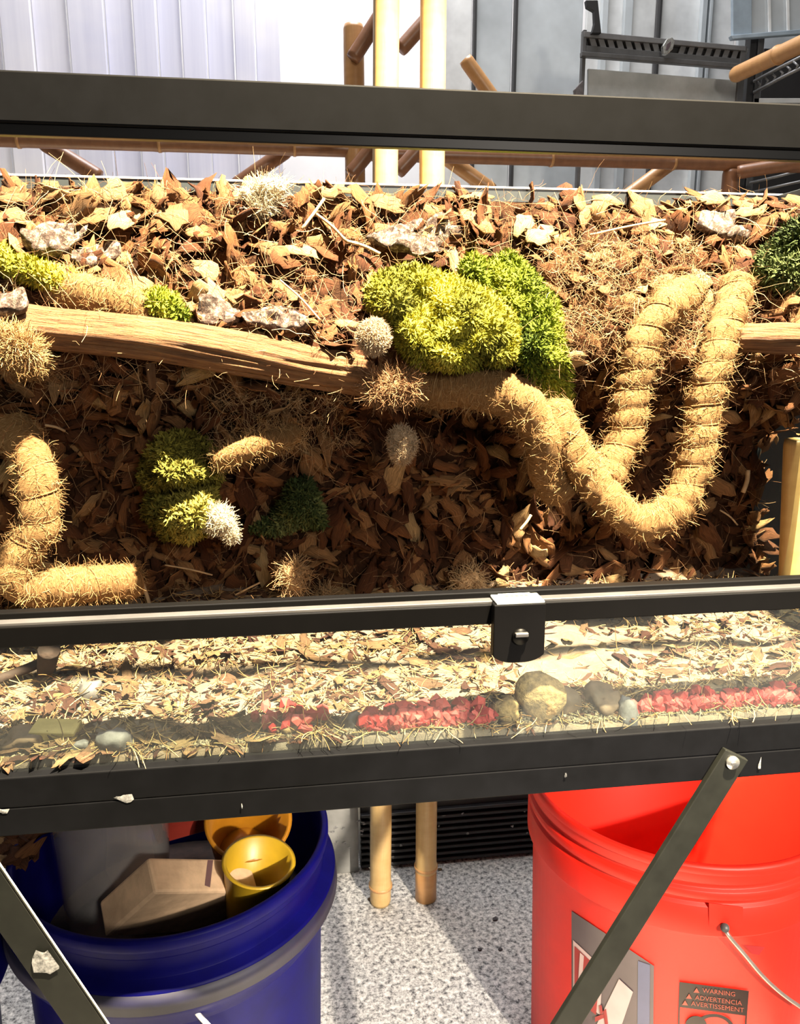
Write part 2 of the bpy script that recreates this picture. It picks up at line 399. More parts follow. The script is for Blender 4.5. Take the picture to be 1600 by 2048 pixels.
# curled husk chips: a few shapes shared by all
def chip_arrays(seed, curl, bend, taper):
    r = np.random.default_rng(seed); nu, nv = 5, 4
    u = np.linspace(-0.5, 0.5, nu); v = np.linspace(-0.5, 0.5, nv)
    top = np.zeros((nu, nv, 3))
    wid = 1-taper*np.abs(u*2)**1.5+r.uniform(-0.25, 0.2, nu); skew = r.uniform(-0.12, 0.12, nu)
    for i in range(nu):
        for j in range(nv):
            y = v[j]*wid[i]*0.5; a = y*curl*3
            rad = 1/(curl*3+1e-6)
            top[i, j] = (u[i]+r.uniform(-0.17, 0.17)*(i in (0, nu-1))+r.uniform(-0.07, 0.07), rad*math.sin(a)+skew[i]*0.5, rad*(math.cos(a)-1)-bend*(u[i]**2)*2+r.uniform(-0.045, 0.045))
    bot = top-np.array([0, 0, 0.035]); n = nu*nv
    V = np.vstack([top.reshape(-1, 3), bot.reshape(-1, 3)])
    g = lambda i, j: i*nv+j
    F = []
    for i in range(nu-1):
        for j in range(nv-1):
            q = (g(i, j), g(i+1, j), g(i+1, j+1), g(i, j+1)); F.append(q); F.append(tuple(n+x for x in reversed(q)))
    ring = [g(i, 0) for i in range(nu)]+[g(nu-1, j) for j in range(1, nv)]+[g(i, nv-1) for i in range(nu-2, -1, -1)]+[g(0, j) for j in range(nv-2, 0, -1)]
    for a, b in zip(ring, ring[1:]+ring[:1]): F.append((a, n+a, n+b, b))
    uv = np.tile(np.stack(np.meshgrid(u, v, indexing='ij'), -1).reshape(-1, 2), (2, 1))+r.uniform(0, 9, 2)
    return V, np.array(F), uv
CHIPS = [chip_arrays(s, c, b, t) for s, c, b, t in [(1, 0.9, 0.10, 0.4), (2, 1.5, 0.25, 0.6), (3, 0.4, 0.3, 0.5), (4, 2.0, 0.05, 0.3), (5, 0.7, -0.25, 0.7), (6, 1.2, 0.4, 0.35), (7, 0.3, 0.1, 0.25), (8, 1.7, -0.2, 0.8)]]
def chip_meshes(mat): return [mesh('chip', V, F, mat, uv) for V, F, uv in CHIPS]
def rot_frames(N, spin, tiltv):
    """matrices (n,3,3): columns = length, width, normal"""
    N = N+tiltv; N = N/np.linalg.norm(N, axis=1)[:, None]
    ref = np.tile([[0.0, 0, 1]], (len(N), 1)); bad = np.abs(N[:, 2]) > 0.9; ref[bad] = [1, 0, 0]
    X = np.cross(ref, N); X /= np.linalg.norm(X, axis=1)[:, None]; Y = np.cross(N, X)
    c, s = np.cos(spin)[:, None], np.sin(spin)[:, None]
    return np.stack([X*c+Y*s, -X*s+Y*c, N], -1)
def joined_chips(name, P, Rm, Ln, Wd, mat, parent, seed, rlo=0, rhi=1):
    r = np.random.default_rng(seed); Vs, Fs, U, Rr = [], [], [], []; off = 0
    kind = r.integers(0, len(CHIPS), len(P))
    for q, (V, F, uv) in enumerate(CHIPS):
        idx = np.where(kind == q)[0]
        if len(idx) == 0: continue
        S = np.stack([Ln[idx], Wd[idx]*2.1, (Ln[idx]+Wd[idx])*0.5], -1)
        VV = np.einsum('nij,nkj->nki', Rm[idx], V[None]*S[:, None])+P[idx][:, None]
        m = len(V); Vs.append(VV.reshape(-1, 3))
        Fs.append((F[None]+(off+np.arange(len(idx))*m)[:, None, None]).reshape(-1, 4)); off += m*len(idx)
        U.append((uv[None]+r.uniform(0, 50, (len(idx), 1, 2))).reshape(-1, 2)); Rr.append(np.repeat(r.uniform(rlo, rhi, len(idx)), m))
    return stuff(place(name, mesh(name, np.vstack(Vs), np.vstack(Fs), mat, np.vstack(U), np.concatenate(Rr)), parent))
def chip_matrix(P, Rm, L, W):
    M = Matrix([[*(Rm[i]*np.array([L, W*2.1, (L+W)*0.5])), P[i]] for i in range(3)]+[[0, 0, 0, 1]]); return M

# ================================================================== SETTING
structure(box('floor', (-2.2, -1.2, -0.05), (2.6, 2.6, 0.0), 'speckled_floor', None, 0))
structure(box('wall_back', (-2.2, 2.0, 0.0), (2.6, 2.06, 2.8), 'wall_white', None, 0))

# ================================================================== TERRARIUM
XL, XR, YB = -0.37, 0.548, 0.312
T = thing('glass_terrarium', 'black framed glass terrarium filled with coir, logs and moss, on the stand', 'terrarium', (0.09, 0.15, 0.536))
box('top_rail', (XL, -0.002, 0.999), (XR, 0.008, 1.0285), 'black_frame', T, 0.0012)
box('top_rail_lip', (XL+0.004, 0.001, 0.9925), (XR-0.004, 0.008, 0.9995), 'black_edge', T, 0.0008)
box('door_track', (XL, -0.002, 0.658), (XR, 0.004, 0.6735), 'black_track', T, 0.0008)
box('track_ledge', (XL, 0.001, 0.6705), (XR, 0.011, 0.6755), 'track_lip', T, 0.0006)
box('track_groove', (XL, 0.009, 0.668), (XR, 0.019, 0.680), 'black_track', T, 0.0008)
box('base_rail', (XL, -0.004, 0.536), (XR, 0.010, 0.560), 'black_frame', T, 0.001)
box('front_pane', (XL+0.003, 0.0045, 0.556), (XR-0.003, 0.0085, 0.660), 'glass', T, 0)
box('side_pane', (XR-0.005, 0.012, 0.556), (XR, YB, 1.018), 'glass', T, 0)
box('side_pane', (XL, 0.012, 0.556), (XL+0.005, YB, 1.018), 'glass', T, 0)
box('back_pane', (XL, YB-0.004, 0.556), (XR, YB, 1.012), 'rim_grey', T, 0)
box('base_pane', (XL+0.006, 0.011, 0.5375), (XR-0.006, YB-0.005, 0.5455), 'grey_panel', T, 0)
box('rear_rim', (XL, YB-0.010, 1.008), (XR, YB+0.004, 1.022), 'rim_grey', T, 0.0008)
box('rear_rim_highlight', (XL, YB-0.011, 1.0212), (XR, YB+0.001, 1.0235), 'pale_strip', T, 0.0005)  # pale strip painted in for the highlight along the rear rim
for nm, x0, x1 in (('side_rim', XR-0.010, XR+0.002), ('side_rim', XL-0.002, XL+0.010)):
    box(nm, (x0, 0.009, 1.010), (x1, YB-0.011, 1.022), 'rim_grey', T, 0.0008)
for x in (XR-0.006, XL+0.001):
    box('rear_corner_post', (x, YB-0.012, 0.546), (x+0.005, YB-0.004, 1.008), 'rim_grey', T, 0.0005)
# small splashes stuck on the frame
def chipmark(px, py, w, h, Y, parent, mat='paint_chip', z_off=-0.0004):
    c = Q(px, py, Y); s = np.linalg.norm(c-CAM)/FPX; r = np.random.default_rng(int(px*7+py))
    a = np.sort(r.uniform(0, 6.28, 11)); k = r.uniform(0.5, 1.0, 11)
    V = [c+np.array([w*s*math.cos(t)*q, z_off, h*s*math.sin(t)*q]) for t, q in zip(a, k)]+[c+np.array([0, z_off*2.2, 0])]
    F = [(i, (i+1) % 11, 11) for i in range(11)]
    return place('splash', mesh('splash', V, F, mat), parent)
for a in ((250, 1598, 22, 13), (8, 1622, 14, 6)): chipmark(*a, -0.004, T)
for a in ((122, 245, 4, 7), (190, 243, 4, 5)): chipmark(*a, 0.004, T)

# lock on the track
K0, K1 = Q(984, 1310, -0.008), Q(1086, 1310, -0.008)
lk = thing('door_lock', 'small black plastic lock clipped over the door track', 'lock', ((K0[0]+K1[0])/2, -0.004, 0.63))
zt, zb = 0.676, 0.6295
def lock_body():
    xs = np.linspace(-1, 1, 17); prof = [(K0[0]+(x+1)/2*(K1[0]-K0[0]), zb+0.006*abs(x)**3) for x in xs]
    prof = prof+[(K1[0], zt), (K0[0], zt)]
    V = [(x, -0.011, z) for x, z in prof]+[(x, -0.0022, z) for x, z in prof]; n = len(prof)
    F = [tuple(range(n)), tuple(range(2*n-1, n-1, -1))]+[(i, i+n, (i+1) % n+n, (i+1) % n) for i in range(n)]
    return bevel_mesh(mesh('lock_body', V, F, 'black_plastic', smooth=False), 0.0008)
place('lock_body', lock_body(), lk)
lcx = (K0[0]+K1[0])/2
box('top_clip', (K0[0]+0.002, -0.0105, zt), (K1[0]-0.001, 0.009, zt+0.0018), 'sticker_silver', lk, 0.0005)
pl = box('clip_plate', (lcx-0.013, -0.009, zt+0.0018), (lcx+0.012, 0.006, zt+0.0034), 'sticker_silver', lk, 0.0004)
for i in range(5): box('plate_mark', (lcx-0.009+i*0.0038, -0.003, zt+0.0034), (lcx-0.0065+i*0.0038, 0.001, zt+0.0037), 'grey_label', pl, 0)
kc = Q(1040, 1272, -0.011)
def disc(name, c, r, y0, y1, mat, parent, k=28):
    return tube(name, [(c[0], y0, c[2]), (c[0], (y0+y1)/2, c[2]), (c[0], y1, c[2])], r, mat, parent, k)
disc('key_cylinder', kc, 0.0062, -0.010, -0.0135, 'black_track', lk)
box('key_tab', (kc[0]-0.005, -0.017, kc[2]+0.001), (kc[0]+0.005, -0.0136, kc[2]+0.0042), 'track_lip', lk, 0.0006)

# stand under the terrarium
S = thing('folding_stand', 'black metal stand with diagonal flat bar braces under the terrarium', 'stand', (0.09, 0.15, 0.0))
box('front_beam', (XL-0.27, -0.004, 0.5135), (XR+0.10, 0.026, 0.5358), 'black_frame', S, 0.001)
box('rear_beam', (XL-0.27, YB-0.026, 0.5135), (XR+0.10, YB+0.004, 0.5358), 'black_frame', S, 0.001)
for x in (XL-0.27, XR+0.075):
    box('side_beam', (x, 0.0262, 0.5135), (x+0.025, YB-0.0262, 0.5358), 'black_frame', S, 0.001)
for x in (XL-0.27, XR+0.075):
    for y in (-0.002, YB-0.022): box('leg', (x, y, 0), (x+0.022, y+0.022, 0.513), 'brace_metal', S, 0.001)
def bar(name, a, b, w, y0, y1, mat, parent):
    a, b = np.array(a), np.array(b); d = (b-a)/np.linalg.norm(b-a); s = np.array([d[1], -d[0]])*w/2
    c = [a-s, a+s, b+s, b-s]
    V = [(x, y0, z) for x, z in c]+[(x, y1, z) for x, z in c]
    return place(name, bevel_mesh(mesh(name, V, BOXF, mat, smooth=False), 0.0007), parent)
a, b = Q(1472, 1508, -0.008), Q(1085, 2150, -0.008)
br = bar('brace', (a[0], a[2]), (b[0]-0.10, b[2]-0.17), 0.0235, -0.010, -0.0046, 'brace_metal', S)
c = Q(1465, 1525, -0.011); disc('screw', c, 0.0055, -0.0095, -0.0125, 'chrome', br)
box('screw_slot', (c[0]-0.002, -0.0131, c[2]-0.0006), (c[0]+0.002, -0.0124, c[2]+0.0006), 'dark_ink', br, 0)
a, b = Q(-25, 1735, -0.008), Q(205, 2070, -0.008)
d = (b-a)/np.linalg.norm(b-a); a2 = a-d*0.05; b2 = b+d*0.28
br2 = bar('brace', (a2[0]-0.006, a2[2]), (b2[0]-0.006, b2[2]), 0.026, -0.010, -0.0046, 'brace_metal', S)
a3 = a2+np.array([0.0085, 0, 0.006]); b3 = b2+np.array([0.0085, 0, 0.006])
bar('brace_edge', (a3[0], a3[2]), (b3[0], b3[2]), 0.0012, -0.0106, -0.0098, 'pale_strip', br2)
chipmark(95, 1925, 26, 34, -0.011, br2)
chipmark(1520, 1527, 4, 18, -0.0046, S); chipmark(1131, 1550, 3, 8, -0.0046, S, 'dark_ink'); chipmark(483, 1612, 3, 8, -0.0046, S)

# ================================================================== COIR WALL
nA = snoise(1, 14, 3); nB = snoise(2, 60, 3)
def prot(x, z):
    p = np.interp(z, [0.55, 0.60, 0.66, 0.74, 0.785, 0.815, 0.85, 0.885, 0.92, 0.97, 1.01], [0.030, 0.020, 0.014, 0.014, 0.022, 0.070, 0.100, 0.090, 0.062, 0.036, 0.016])
    P = np.stack([x, 0*x, z], -1)
    p = p+0.010*nA(P)+0.006*nB(P)
    cave = np.exp(-(((x-0.315)/0.05)**2+((z-0.82)/0.06)**2)); p = p-0.045*cave
    side = np.clip((x-0.47)/0.07, 0, 1)**1.5*np.clip((z-0.74)/0.06, 0, 1)*np.clip((1.03-z)/0.04, 0, 1); p = p+0.06*side
    low = np.clip((x-0.500)/0.02, 0, 1)*np.clip((0.77-z)/0.03, 0, 1); p = p*(1-low)
    return np.clip(p, 0.004, 0.2)
def WY(x, z): return YB-0.004-prot(x, z)
def onwall(px, py, off=0.0):
    """points of pixels on the coir surface, moved toward the front by off"""
    px = np.atleast_1d(np.asarray(px, float)); py = np.atleast_1d(np.asarray(py, float))
    D = _f+_r*((px-800)/FPX)[:, None]-_u*((py-1024)/FPX)[:, None]
    Y = np.full(len(px), 0.24)
    for _ in range(25):
        P = CAM+D*((Y-CAM[1])/D[:, 1])[:, None]; Y = 0.5*Y+0.5*(WY(P[:, 0], P[:, 2])-off)
    return CAM+D*((Y-CAM[1])/D[:, 1])[:, None]
def wall_normal(P):
    e = 0.006; x, z = P[:, 0], P[:, 2]
    gx = (WY(x+e, z)-WY(x-e, z))/(2*e); gz = (WY(x, z+e)-WY(x, z-e))/(2*e)
    N = np.stack([gx, -np.ones_like(gx), gz], -1); return N/np.linalg.norm(N, axis=1)[:, None]
CW = thing('coir_background', 'brown wall of coconut husk chips and loose fibre lining the terrarium back', 'background', (0.09, YB-0.03, 0.56))
def wall_mesh():
    xs = np.linspace(XL+0.006, XR-0.007, 230); zs = np.linspace(0.548, 1.008, 120)
    X, Z = np.meshgrid(xs, zs); Y = WY(X, Z)
    V = np.stack([X, Y, Z], -1); Bk = V.copy(); Bk[..., 1] = YB-0.0045
    nz, nx = X.shape; n = nx*nz; i = np.arange(nz-1)[:, None]; j = np.arange(nx-1)[None]
    F = np.stack([i*nx+j, i*nx+j+1, (i+1)*nx+j+1, (i+1)*nx+j], -1).reshape(-1, 4)
    F2 = F[:, ::-1]+n
    e = []
    for a in range(nx-1): e += [(a, a+n, a+1+n, a+1), ((nz-1)*nx+a, (nz-1)*nx+a+1, (nz-1)*nx+a+1+n, (nz-1)*nx+a+n)]
    for a in range(nz-1): e += [(a*nx, (a+1)*nx, (a+1)*nx+n, a*nx+n), (a*nx+nx-1, a*nx+nx-1+n, (a+1)*nx+nx-1+n, (a+1)*nx+nx-1)]
    return mesh('coir_base', np.vstack([V.reshape(-1, 3), Bk.reshape(-1, 3)]), np.vstack([F, F2, np.array(e)]), 'coir_base')
place('coir_base', wall_mesh(), CW)

# ------- outlines of the moss and other plants, in pixels
MOSS = {
 'yellow': ([(732, 580), (748, 552), (785, 538), (830, 530), (880, 548), (930, 558), (985, 585), (1030, 625), (1042, 680), (1032, 725), (965, 748), (890, 742), (832, 735), (800, 700), (782, 650), (738, 615)], 0.060, 'moss_yellow'),
 'green': ([(918, 535), (942, 506), (975, 522), (1020, 503), (1060, 540), (1092, 575), (1115, 605), (1126, 680), (1142, 745), (1142, 805), (1110, 800), (1060, 765), (1035, 740), (1030, 640), (985, 590), (930, 560)], 0.045, 'moss_green'),
 'strip': ([(-30, 478), (0, 490), (45, 512), (95, 532), (150, 546), (185, 566), (150, 588), (90, 570), (40, 556), (-30, 530)], 0.030, 'moss_yellow'),
 'small': ([(282, 592), (318, 576), (350, 595), (380, 638), (340, 645), (300, 628)], 0.030, 'moss_green'),
 'upper_lobe': ([(325, 872), (380, 858), (420, 888), (447, 920), (442, 962), (380, 978), (310, 988), (278, 960), (290, 910)], 0.100, 'moss_olive'),
 'lower_lobe': ([(296, 990), (380, 972), (432, 972), (442, 1010), (424, 1052), (382, 1084), (330, 1074), (288, 1030)], 0.105, 'moss_olive'),
 'dark': ([(495, 1058), (540, 1035), (565, 1000), (582, 962), (618, 956), (642, 1000), (652, 1052), (600, 1056), (545, 1070)], 0.035, 'moss_dark'),
 'corner': ([(1505, 525), (1545, 480), (1572, 450), (1640, 425), (1640, 590), (1560, 580), (1515, 558)], 0.020, 'moss_dark'),
}
def inside(poly, x, y):
    poly = np.array(poly, float); r = np.zeros(np.shape(x), bool); n = len(poly)
    for i in range(n):
        (x0, y0), (x1, y1) = poly[i], poly[(i+1) % n]
        c = ((y0 > y) != (y1 > y)) & (x < (x1-x0)*(y-y0)/((y1-y0) if y1 != y0 else 1e-9)+x0); r ^= c
    return r
def edge_dist(poly, x, y):
    poly = np.array(poly, float); d = np.full(np.shape(x), 1e9); n = len(poly)
    for i in range(n):
        a, b = poly[i], poly[(i+1) % n]; ab = b-a
        t = np.clip(((x-a[0])*ab[0]+(y-a[1])*ab[1])/(ab@ab), 0, 1)
        d = np.minimum(d, np.hypot(x-a[0]-t*ab[0], y-a[1]-t*ab[1]))
    return d
MASK = [v[0] for v in MOSS.values()]+[[(-20, 605), (120, 612), (300, 635), (480, 660), (620, 685), (740, 700), (740, 800), (600, 785), (480, 762), (300, 728), (100, 712), (-20, 705)]]

# ------- chips on the wall
def wall_samples(n, seed, x0=-20, x1=1620, y0=362, y1=1200, mask=True):
    r = np.random.default_rng(seed); out = []
    while len(out) < n:
        x = r.uniform(x0, x1, n); y = r.uniform(y0, y1, n); ok = np.ones(n, bool)
        ok &= ~((x > 1535) & (y > 880))
        ok &= y > 366+x*0.022
        if mask:
            for m in MASK: ok &= ~inside(m, x, y)
        out += list(np.stack([x, y], -1)[ok])
    return np.array(out[:n])
HM = chip_meshes('husk'); PM = chip_meshes('pale_husk')
def put_chips(pxy, Ln, Wd, spin, tilt, meshes, off, seed, name='husk_chip', parent=CW):
    r = np.random.default_rng(seed); P = onwall(pxy[:, 0], pxy[:, 1], off); N = wall_normal(P)
    Rm = rot_frames(N, spin, tilt)
    for i in range(len(P)):
        place(name, meshes[r.integers(0, len(meshes))], parent, chip_matrix(P[i], Rm[i], Ln[i], Wd[i]))
r = np.random.default_rng(31)
n = 262; s = wall_samples(n, 32)
# the husk is long upright flakes low on the wall, blunt chunks up high
lowz = s[:, 1] > 760
Ln = np.where(lowz, r.uniform(0.030, 0.052, n), r.uniform(0.026, 0.046, n)); Wd = np.where(lowz, r.uniform(0.012, 0.022, n), r.uniform(0.018, 0.032, n))
spin = np.where(lowz, r.normal(1.5, 0.8, n), r.uniform(0, 6.28, n))
put_chips(s, Ln, Wd, spin, r.normal(size=(n, 3))*0.45, HM, 0.013, 33)
hand = np.array([  # pixel x, y, length, width, angle on the wall (deg, anticlockwise), large pale chips one can pick out
 (85, 388, 62, 40, -35), (150, 425, 85, 40, -38), (185, 445, 60, 36, -25), (345, 428, 75, 46, 60), (255, 430, 85, 46, -50), (318, 385, 60, 40, 75),
 (775, 402, 62, 48, 10), (1050, 440, 70, 46, -70), (1085, 468, 66, 46, -30), (1185, 508, 56, 36, 5), (955, 388, 60, 28, -10), (610, 500, 70, 28, 25), (545, 500, 60, 30, 15),
 (590, 590, 52, 30, 60), (420, 540, 60, 40, 20), (480, 590, 46, 44, 0), (1285, 565, 46, 40, 30), (1205, 575, 40, 32, -10), (1400, 555, 46, 36, 40), (1330, 500, 60, 40, -30),
 (690, 640, 60, 30, 20), (395, 745, 95, 46, -25), (1495, 815, 52, 20, 80), (30, 770, 60, 40, 80), (195, 805, 60, 30, 75), (1000, 905, 60, 28, 40), (935, 1160, 56, 40, 30),
 (1005, 1150, 60, 34, -60), (1415, 1010, 52, 42, -40), (1430, 395, 60, 30, 10), (1500, 420, 50, 30, -20), (30, 390, 60, 36, -20), (20, 430, 55, 40, 15), (690, 1185, 56, 36, 10), (760, 1190, 60, 40, -15), (850, 1185, 50, 36, 20), (230, 380, 44, 40, 10), (660, 380, 60, 36, -10)], float)
k = 0.80/FPX
put_chips(hand[:, :2], hand[:, 2]*k, hand[:, 3]*k, np.radians(-hand[:, 4]), r.normal(size=(len(hand), 3))*0.2+np.array([0, 0, 0.25]), PM, 0.016, 34)
n = 900; s = wall_samples(n, 43); lowz = s[:, 1] > 760
P = onwall(s[:, 0], s[:, 1], 0.006); N = wall_normal(P); spin = np.where(lowz, r.normal(1.5, 0.8, n), r.uniform(0, 6.28, n))
joined_chips('more_husk_chips', P, rot_frames(N, spin, r.normal(size=(n, 3))*0.5), r.uniform(0.022, 0.044, n), r.uniform(0.010, 0.022, n), 'husk_joined', CW, 44, 0.0, 0.9)
n = 1600; s = wall_samples(n, 41); lowz = s[:, 1] > 760
P = onwall(s[:, 0], s[:, 1], 0.003); N = wall_normal(P)
spin = np.where(lowz, r.normal(1.5, 0.9, n), r.uniform(0, 6.28, n))
joined_chips('small_husk_chips', P, rot_frames(N, spin, r.normal(size=(n, 3))*0.5), r.uniform(0.012, 0.028, n), r.uniform(0.004, 0.012, n), 'husk_joined', CW, 42, 0.0, 0.85)
# loose fibres, thin and thick
def wall_fibres(n, seed, y0, y1, L, R, mat, off=0.006, curl=1.0, name='loose_fibres', x0=-20, x1=1600):
    r = np.random.default_rng(seed); s = wall_samples(n, seed+1, x0, x1, y0, y1, mask=False)
    P = onwall(s[:, 0], s[:, 1], off); D = r.normal(size=(n, 3))*np.array([1, 0.35, 1])+wall_normal(P)*0.25
    V, F, rn = fibres(P, D, r.uniform(*L, n), r.uniform(*R, n), curl, 6, 0.3, seed)
    return stuff(place(name, mesh(name, V, F, mat, None, rn), CW))
wall_fibres(3600, 51, 362, 800, (0.012, 0.040), (0.00014, 0.0003), 'fibre', 0.010, 1.3)
wall_fibres(900, 61, 370, 800, (0.02, 0.05), (0.00018, 0.0004), 'pale_fibre', 0.016, 1.3)
wall_fibres(1300, 71, 780, 1200, (0.012, 0.040), (0.00014, 0.0003), 'fibre', 0.008, 1.3)
wall_fibres(200, 81, 780, 1200, (0.02, 0.05), (0.00015, 0.0003), 'pale_fibre', 0.018, 1.2)
wall_fibres(600, 91, 780, 900, (0.012, 0.035), (0.00015, 0.0003), 'pale_fibre', 0.018, 1.3, x0=420, x1=700)
wall_fibres(1200, 95, 480, 720, (0.012, 0.035), (0.00015, 0.00035), 'fibre', 0.016, 1.3, x0=1100, x1=1400)
wall_fibres(500, 97, 480, 720, (0.012, 0.035), (0.00015, 0.00035), 'pale_fibre', 0.018, 1.3, x0=1100, x1=1400)

# thin dry sticks caught in the wall
for (xa, ya), (xb, yb), rad_, off_ in (((648, 398), (604, 458), 0.0016, 0.022), ((628, 425), (692, 482), 0.0015, 0.022), ((692, 482), (760, 508), 0.0018, 0.020), ((274, 1142), (303, 1222), 0.0020, 0.030),
        ((330, 1130), (425, 1150), 0.0009, 0.034), ((470, 1190), (520, 1165), 0.0010, 0.034), ((1496, 940), (1486, 985), 0.0026, 0.020), ((1180, 470), (1330, 440), 0.0012, 0.022), ((1440, 1020), (1475, 1050), 0.0010, 0.02), ((640, 640), (560, 560), 0.0009, 0.024), ((90, 850), (130, 862), 0.0012, 0.03), ((1040, 1060), (1062, 1030), 0.0016, 0.03)):
    ends = onwall([xa, (xa+xb)/2+4, xb], [ya, (ya+yb)/2-3, yb], off_); ends[1] = 0.5*(ends[0]+ends[2])+np.array([0.0012, -0.001, 0.001])
    tube('twig', catmull(ends, 6), rad_, 'rope_stick', CW, 8)
# lichen-crusted bark chunks
def lichen_chunk(px, py, L, W, ang, off, label, seed):
    r = np.random.default_rng(seed); P = onwall([px], [py], off); N = wall_normal(P)
    Rm = rot_frames(N, np.array([math.radians(-ang)]), np.array([[0, 0, 0.35]]))[0]
    nu, nv = 22, 14; fn = snoise(seed, 260, 2); f2 = snoise(seed+1, 90, 2)
    u, v = np.meshgrid(np.linspace(-1, 1, nu), np.linspace(-1, 1, nv), indexing='ij')
    th = np.arctan2(v, u); rad = np.maximum(np.abs(u), np.abs(v)); q = np.hypot(u, v)+1e-9
    sh = rad/q; uu, vv = u*sh*(1+0.16*np.sin(3*th+seed)+0.08*np.sin(7*th)), v*sh*(1+0.12*np.sin(4*th+seed*2))
    L *= k; W *= k
    p = np.stack([uu*L/2, vv*W/2, 0*uu], -1); h = (rad < 0.98)*(0.004+0.0045*fn(p)+0.006*f2(p))
    top = p.copy(); top[..., 2] = h; bot = p*np.array([0.9, 0.9, 1]); bot[..., 2] = -0.008
    V = np.vstack([top.reshape(-1, 3), bot.reshape(-1, 3)])@Rm.T+P[0]
    n = nu*nv; g = lambda i, j: i*nv+j; F = []
    for i in range(nu-1):
        for j in range(nv-1):
            a = (g(i, j), g(i+1, j), g(i+1, j+1), g(i, j+1)); F += [a, tuple(n+x for x in reversed(a))]
    ring = [g(i, 0) for i in range(nu)]+[g(nu-1, j) for j in range(1, nv)]+[g(i, nv-1) for i in range(nu-2, -1, -1)]+[g(0, j) for j in range(nv-2, 0, -1)]
    F += [(a, n+a, n+b, b) for a, b in zip(ring, ring[1:]+ring[:1])]
    return tag(place('lichen_bark', mesh('lichen_bark', V, F, 'lichen_bark')), label, 'bark')
LC = 'lichen crusted bark pieces on the coir wall'
for q in [(108, 475, 110, 66, -30, 0.016, 'pale lichen crusted bark piece at far left, just above the strip of yellow moss', 1),
          (190, 508, 96, 58, -25, 0.014, 'smaller pale lichen bark piece right of the far left one', 2),
          (428, 628, 92, 46, -12, 0.018, 'white lichen bark piece right above the middle of the long log', 3),
          (556, 634, 116, 50, 4, 0.018, 'white lichen bark piece between the long log and the cream puff ball', 4),
          (850, 475, 210, 80, -6, 0.008, 'dark lichen flecked bark slab above the yellow moss cushion', 5),
          (1450, 452, 170, 92, -6, 0.012, 'wide white lichen crusted bark at top right corner of the coir wall', 6)]:
    o = lichen_chunk(*q); o['group'] = LC
o = lichen_chunk(10, 600, 66, 52, -10, 0.055, 'pale flat wood piece lying at the left end of the long log', 9); o['group'] = LC

# ================================================================== LOGS
def log(name, px, Y, rad, label, seed, k=72, nseg=26, taper=None):
    C = catmull([Q(x, y, yy) for (x, y), yy in zip(px, Y)], nseg); n = len(C); r = np.random.default_rng(seed)
    t = np.linspace(0, 1, n)[:, None]; th = (np.arange(k)*2*math.pi/k)[None]
    R = rad*(1+0.0*t*th)
    for q in range(54):   # long grooves that wander along the log
        a0 = r.uniform(0, 6.28); s0 = r.uniform(0, 1); ln = r.uniform(0.08, 0.3); tw = r.uniform(-0.6, 0.6)
        dth = (th-a0-tw*(t-s0)+math.pi) % (2*math.pi)-math.pi
        R = R-rad*r.uniform(0.06, 0.16)*np.exp(-(dth/0.085)**2)*np.exp(-((t-s0)/ln)**2)
    R = R*(1+0.04*np.sin(t*9+seed)+0.03*np.sin(th*2+t*3))
    if taper: R = R*np.interp(t, [0, 1], taper)
    R[0] *= 0.86; R[-1] *= 0.86
    root = thing(name, label, 'log', tuple(C[n//2]-np.array([0, 0, rad])))
    V, F, uv = tube_arrays(C, R, k); place('trunk', mesh('trunk', V, F, 'log_wood', uv), root)
    return root, C
lg, LCv = log('driftwood_log', [(20, 648), (120, 660), (300, 678), (480, 708), (620, 735), (738, 752)], [0.182, 0.182, 0.184, 0.186, 0.190, 0.200], 0.0212, 'long reddish brown stripped log slanting across the coir wall', 3, taper=(0.92, 0.98))
st = Q(300, 727, 0.184); tube('twig_stub', [st, st+np.array([0.0006, -0.001, -0.012]), st+np.array([0.001, -0.001, -0.022])], [0.0042, 0.0038, 0.003], 'log_wood', lg, 12)
log('log_stub', [(1440, 672), (1500, 676), (1560, 677), (1640, 680)], [0.20, 0.175, 0.165, 0.16], 0.0150, 'short brown log running from the rope to the right glass', 8)

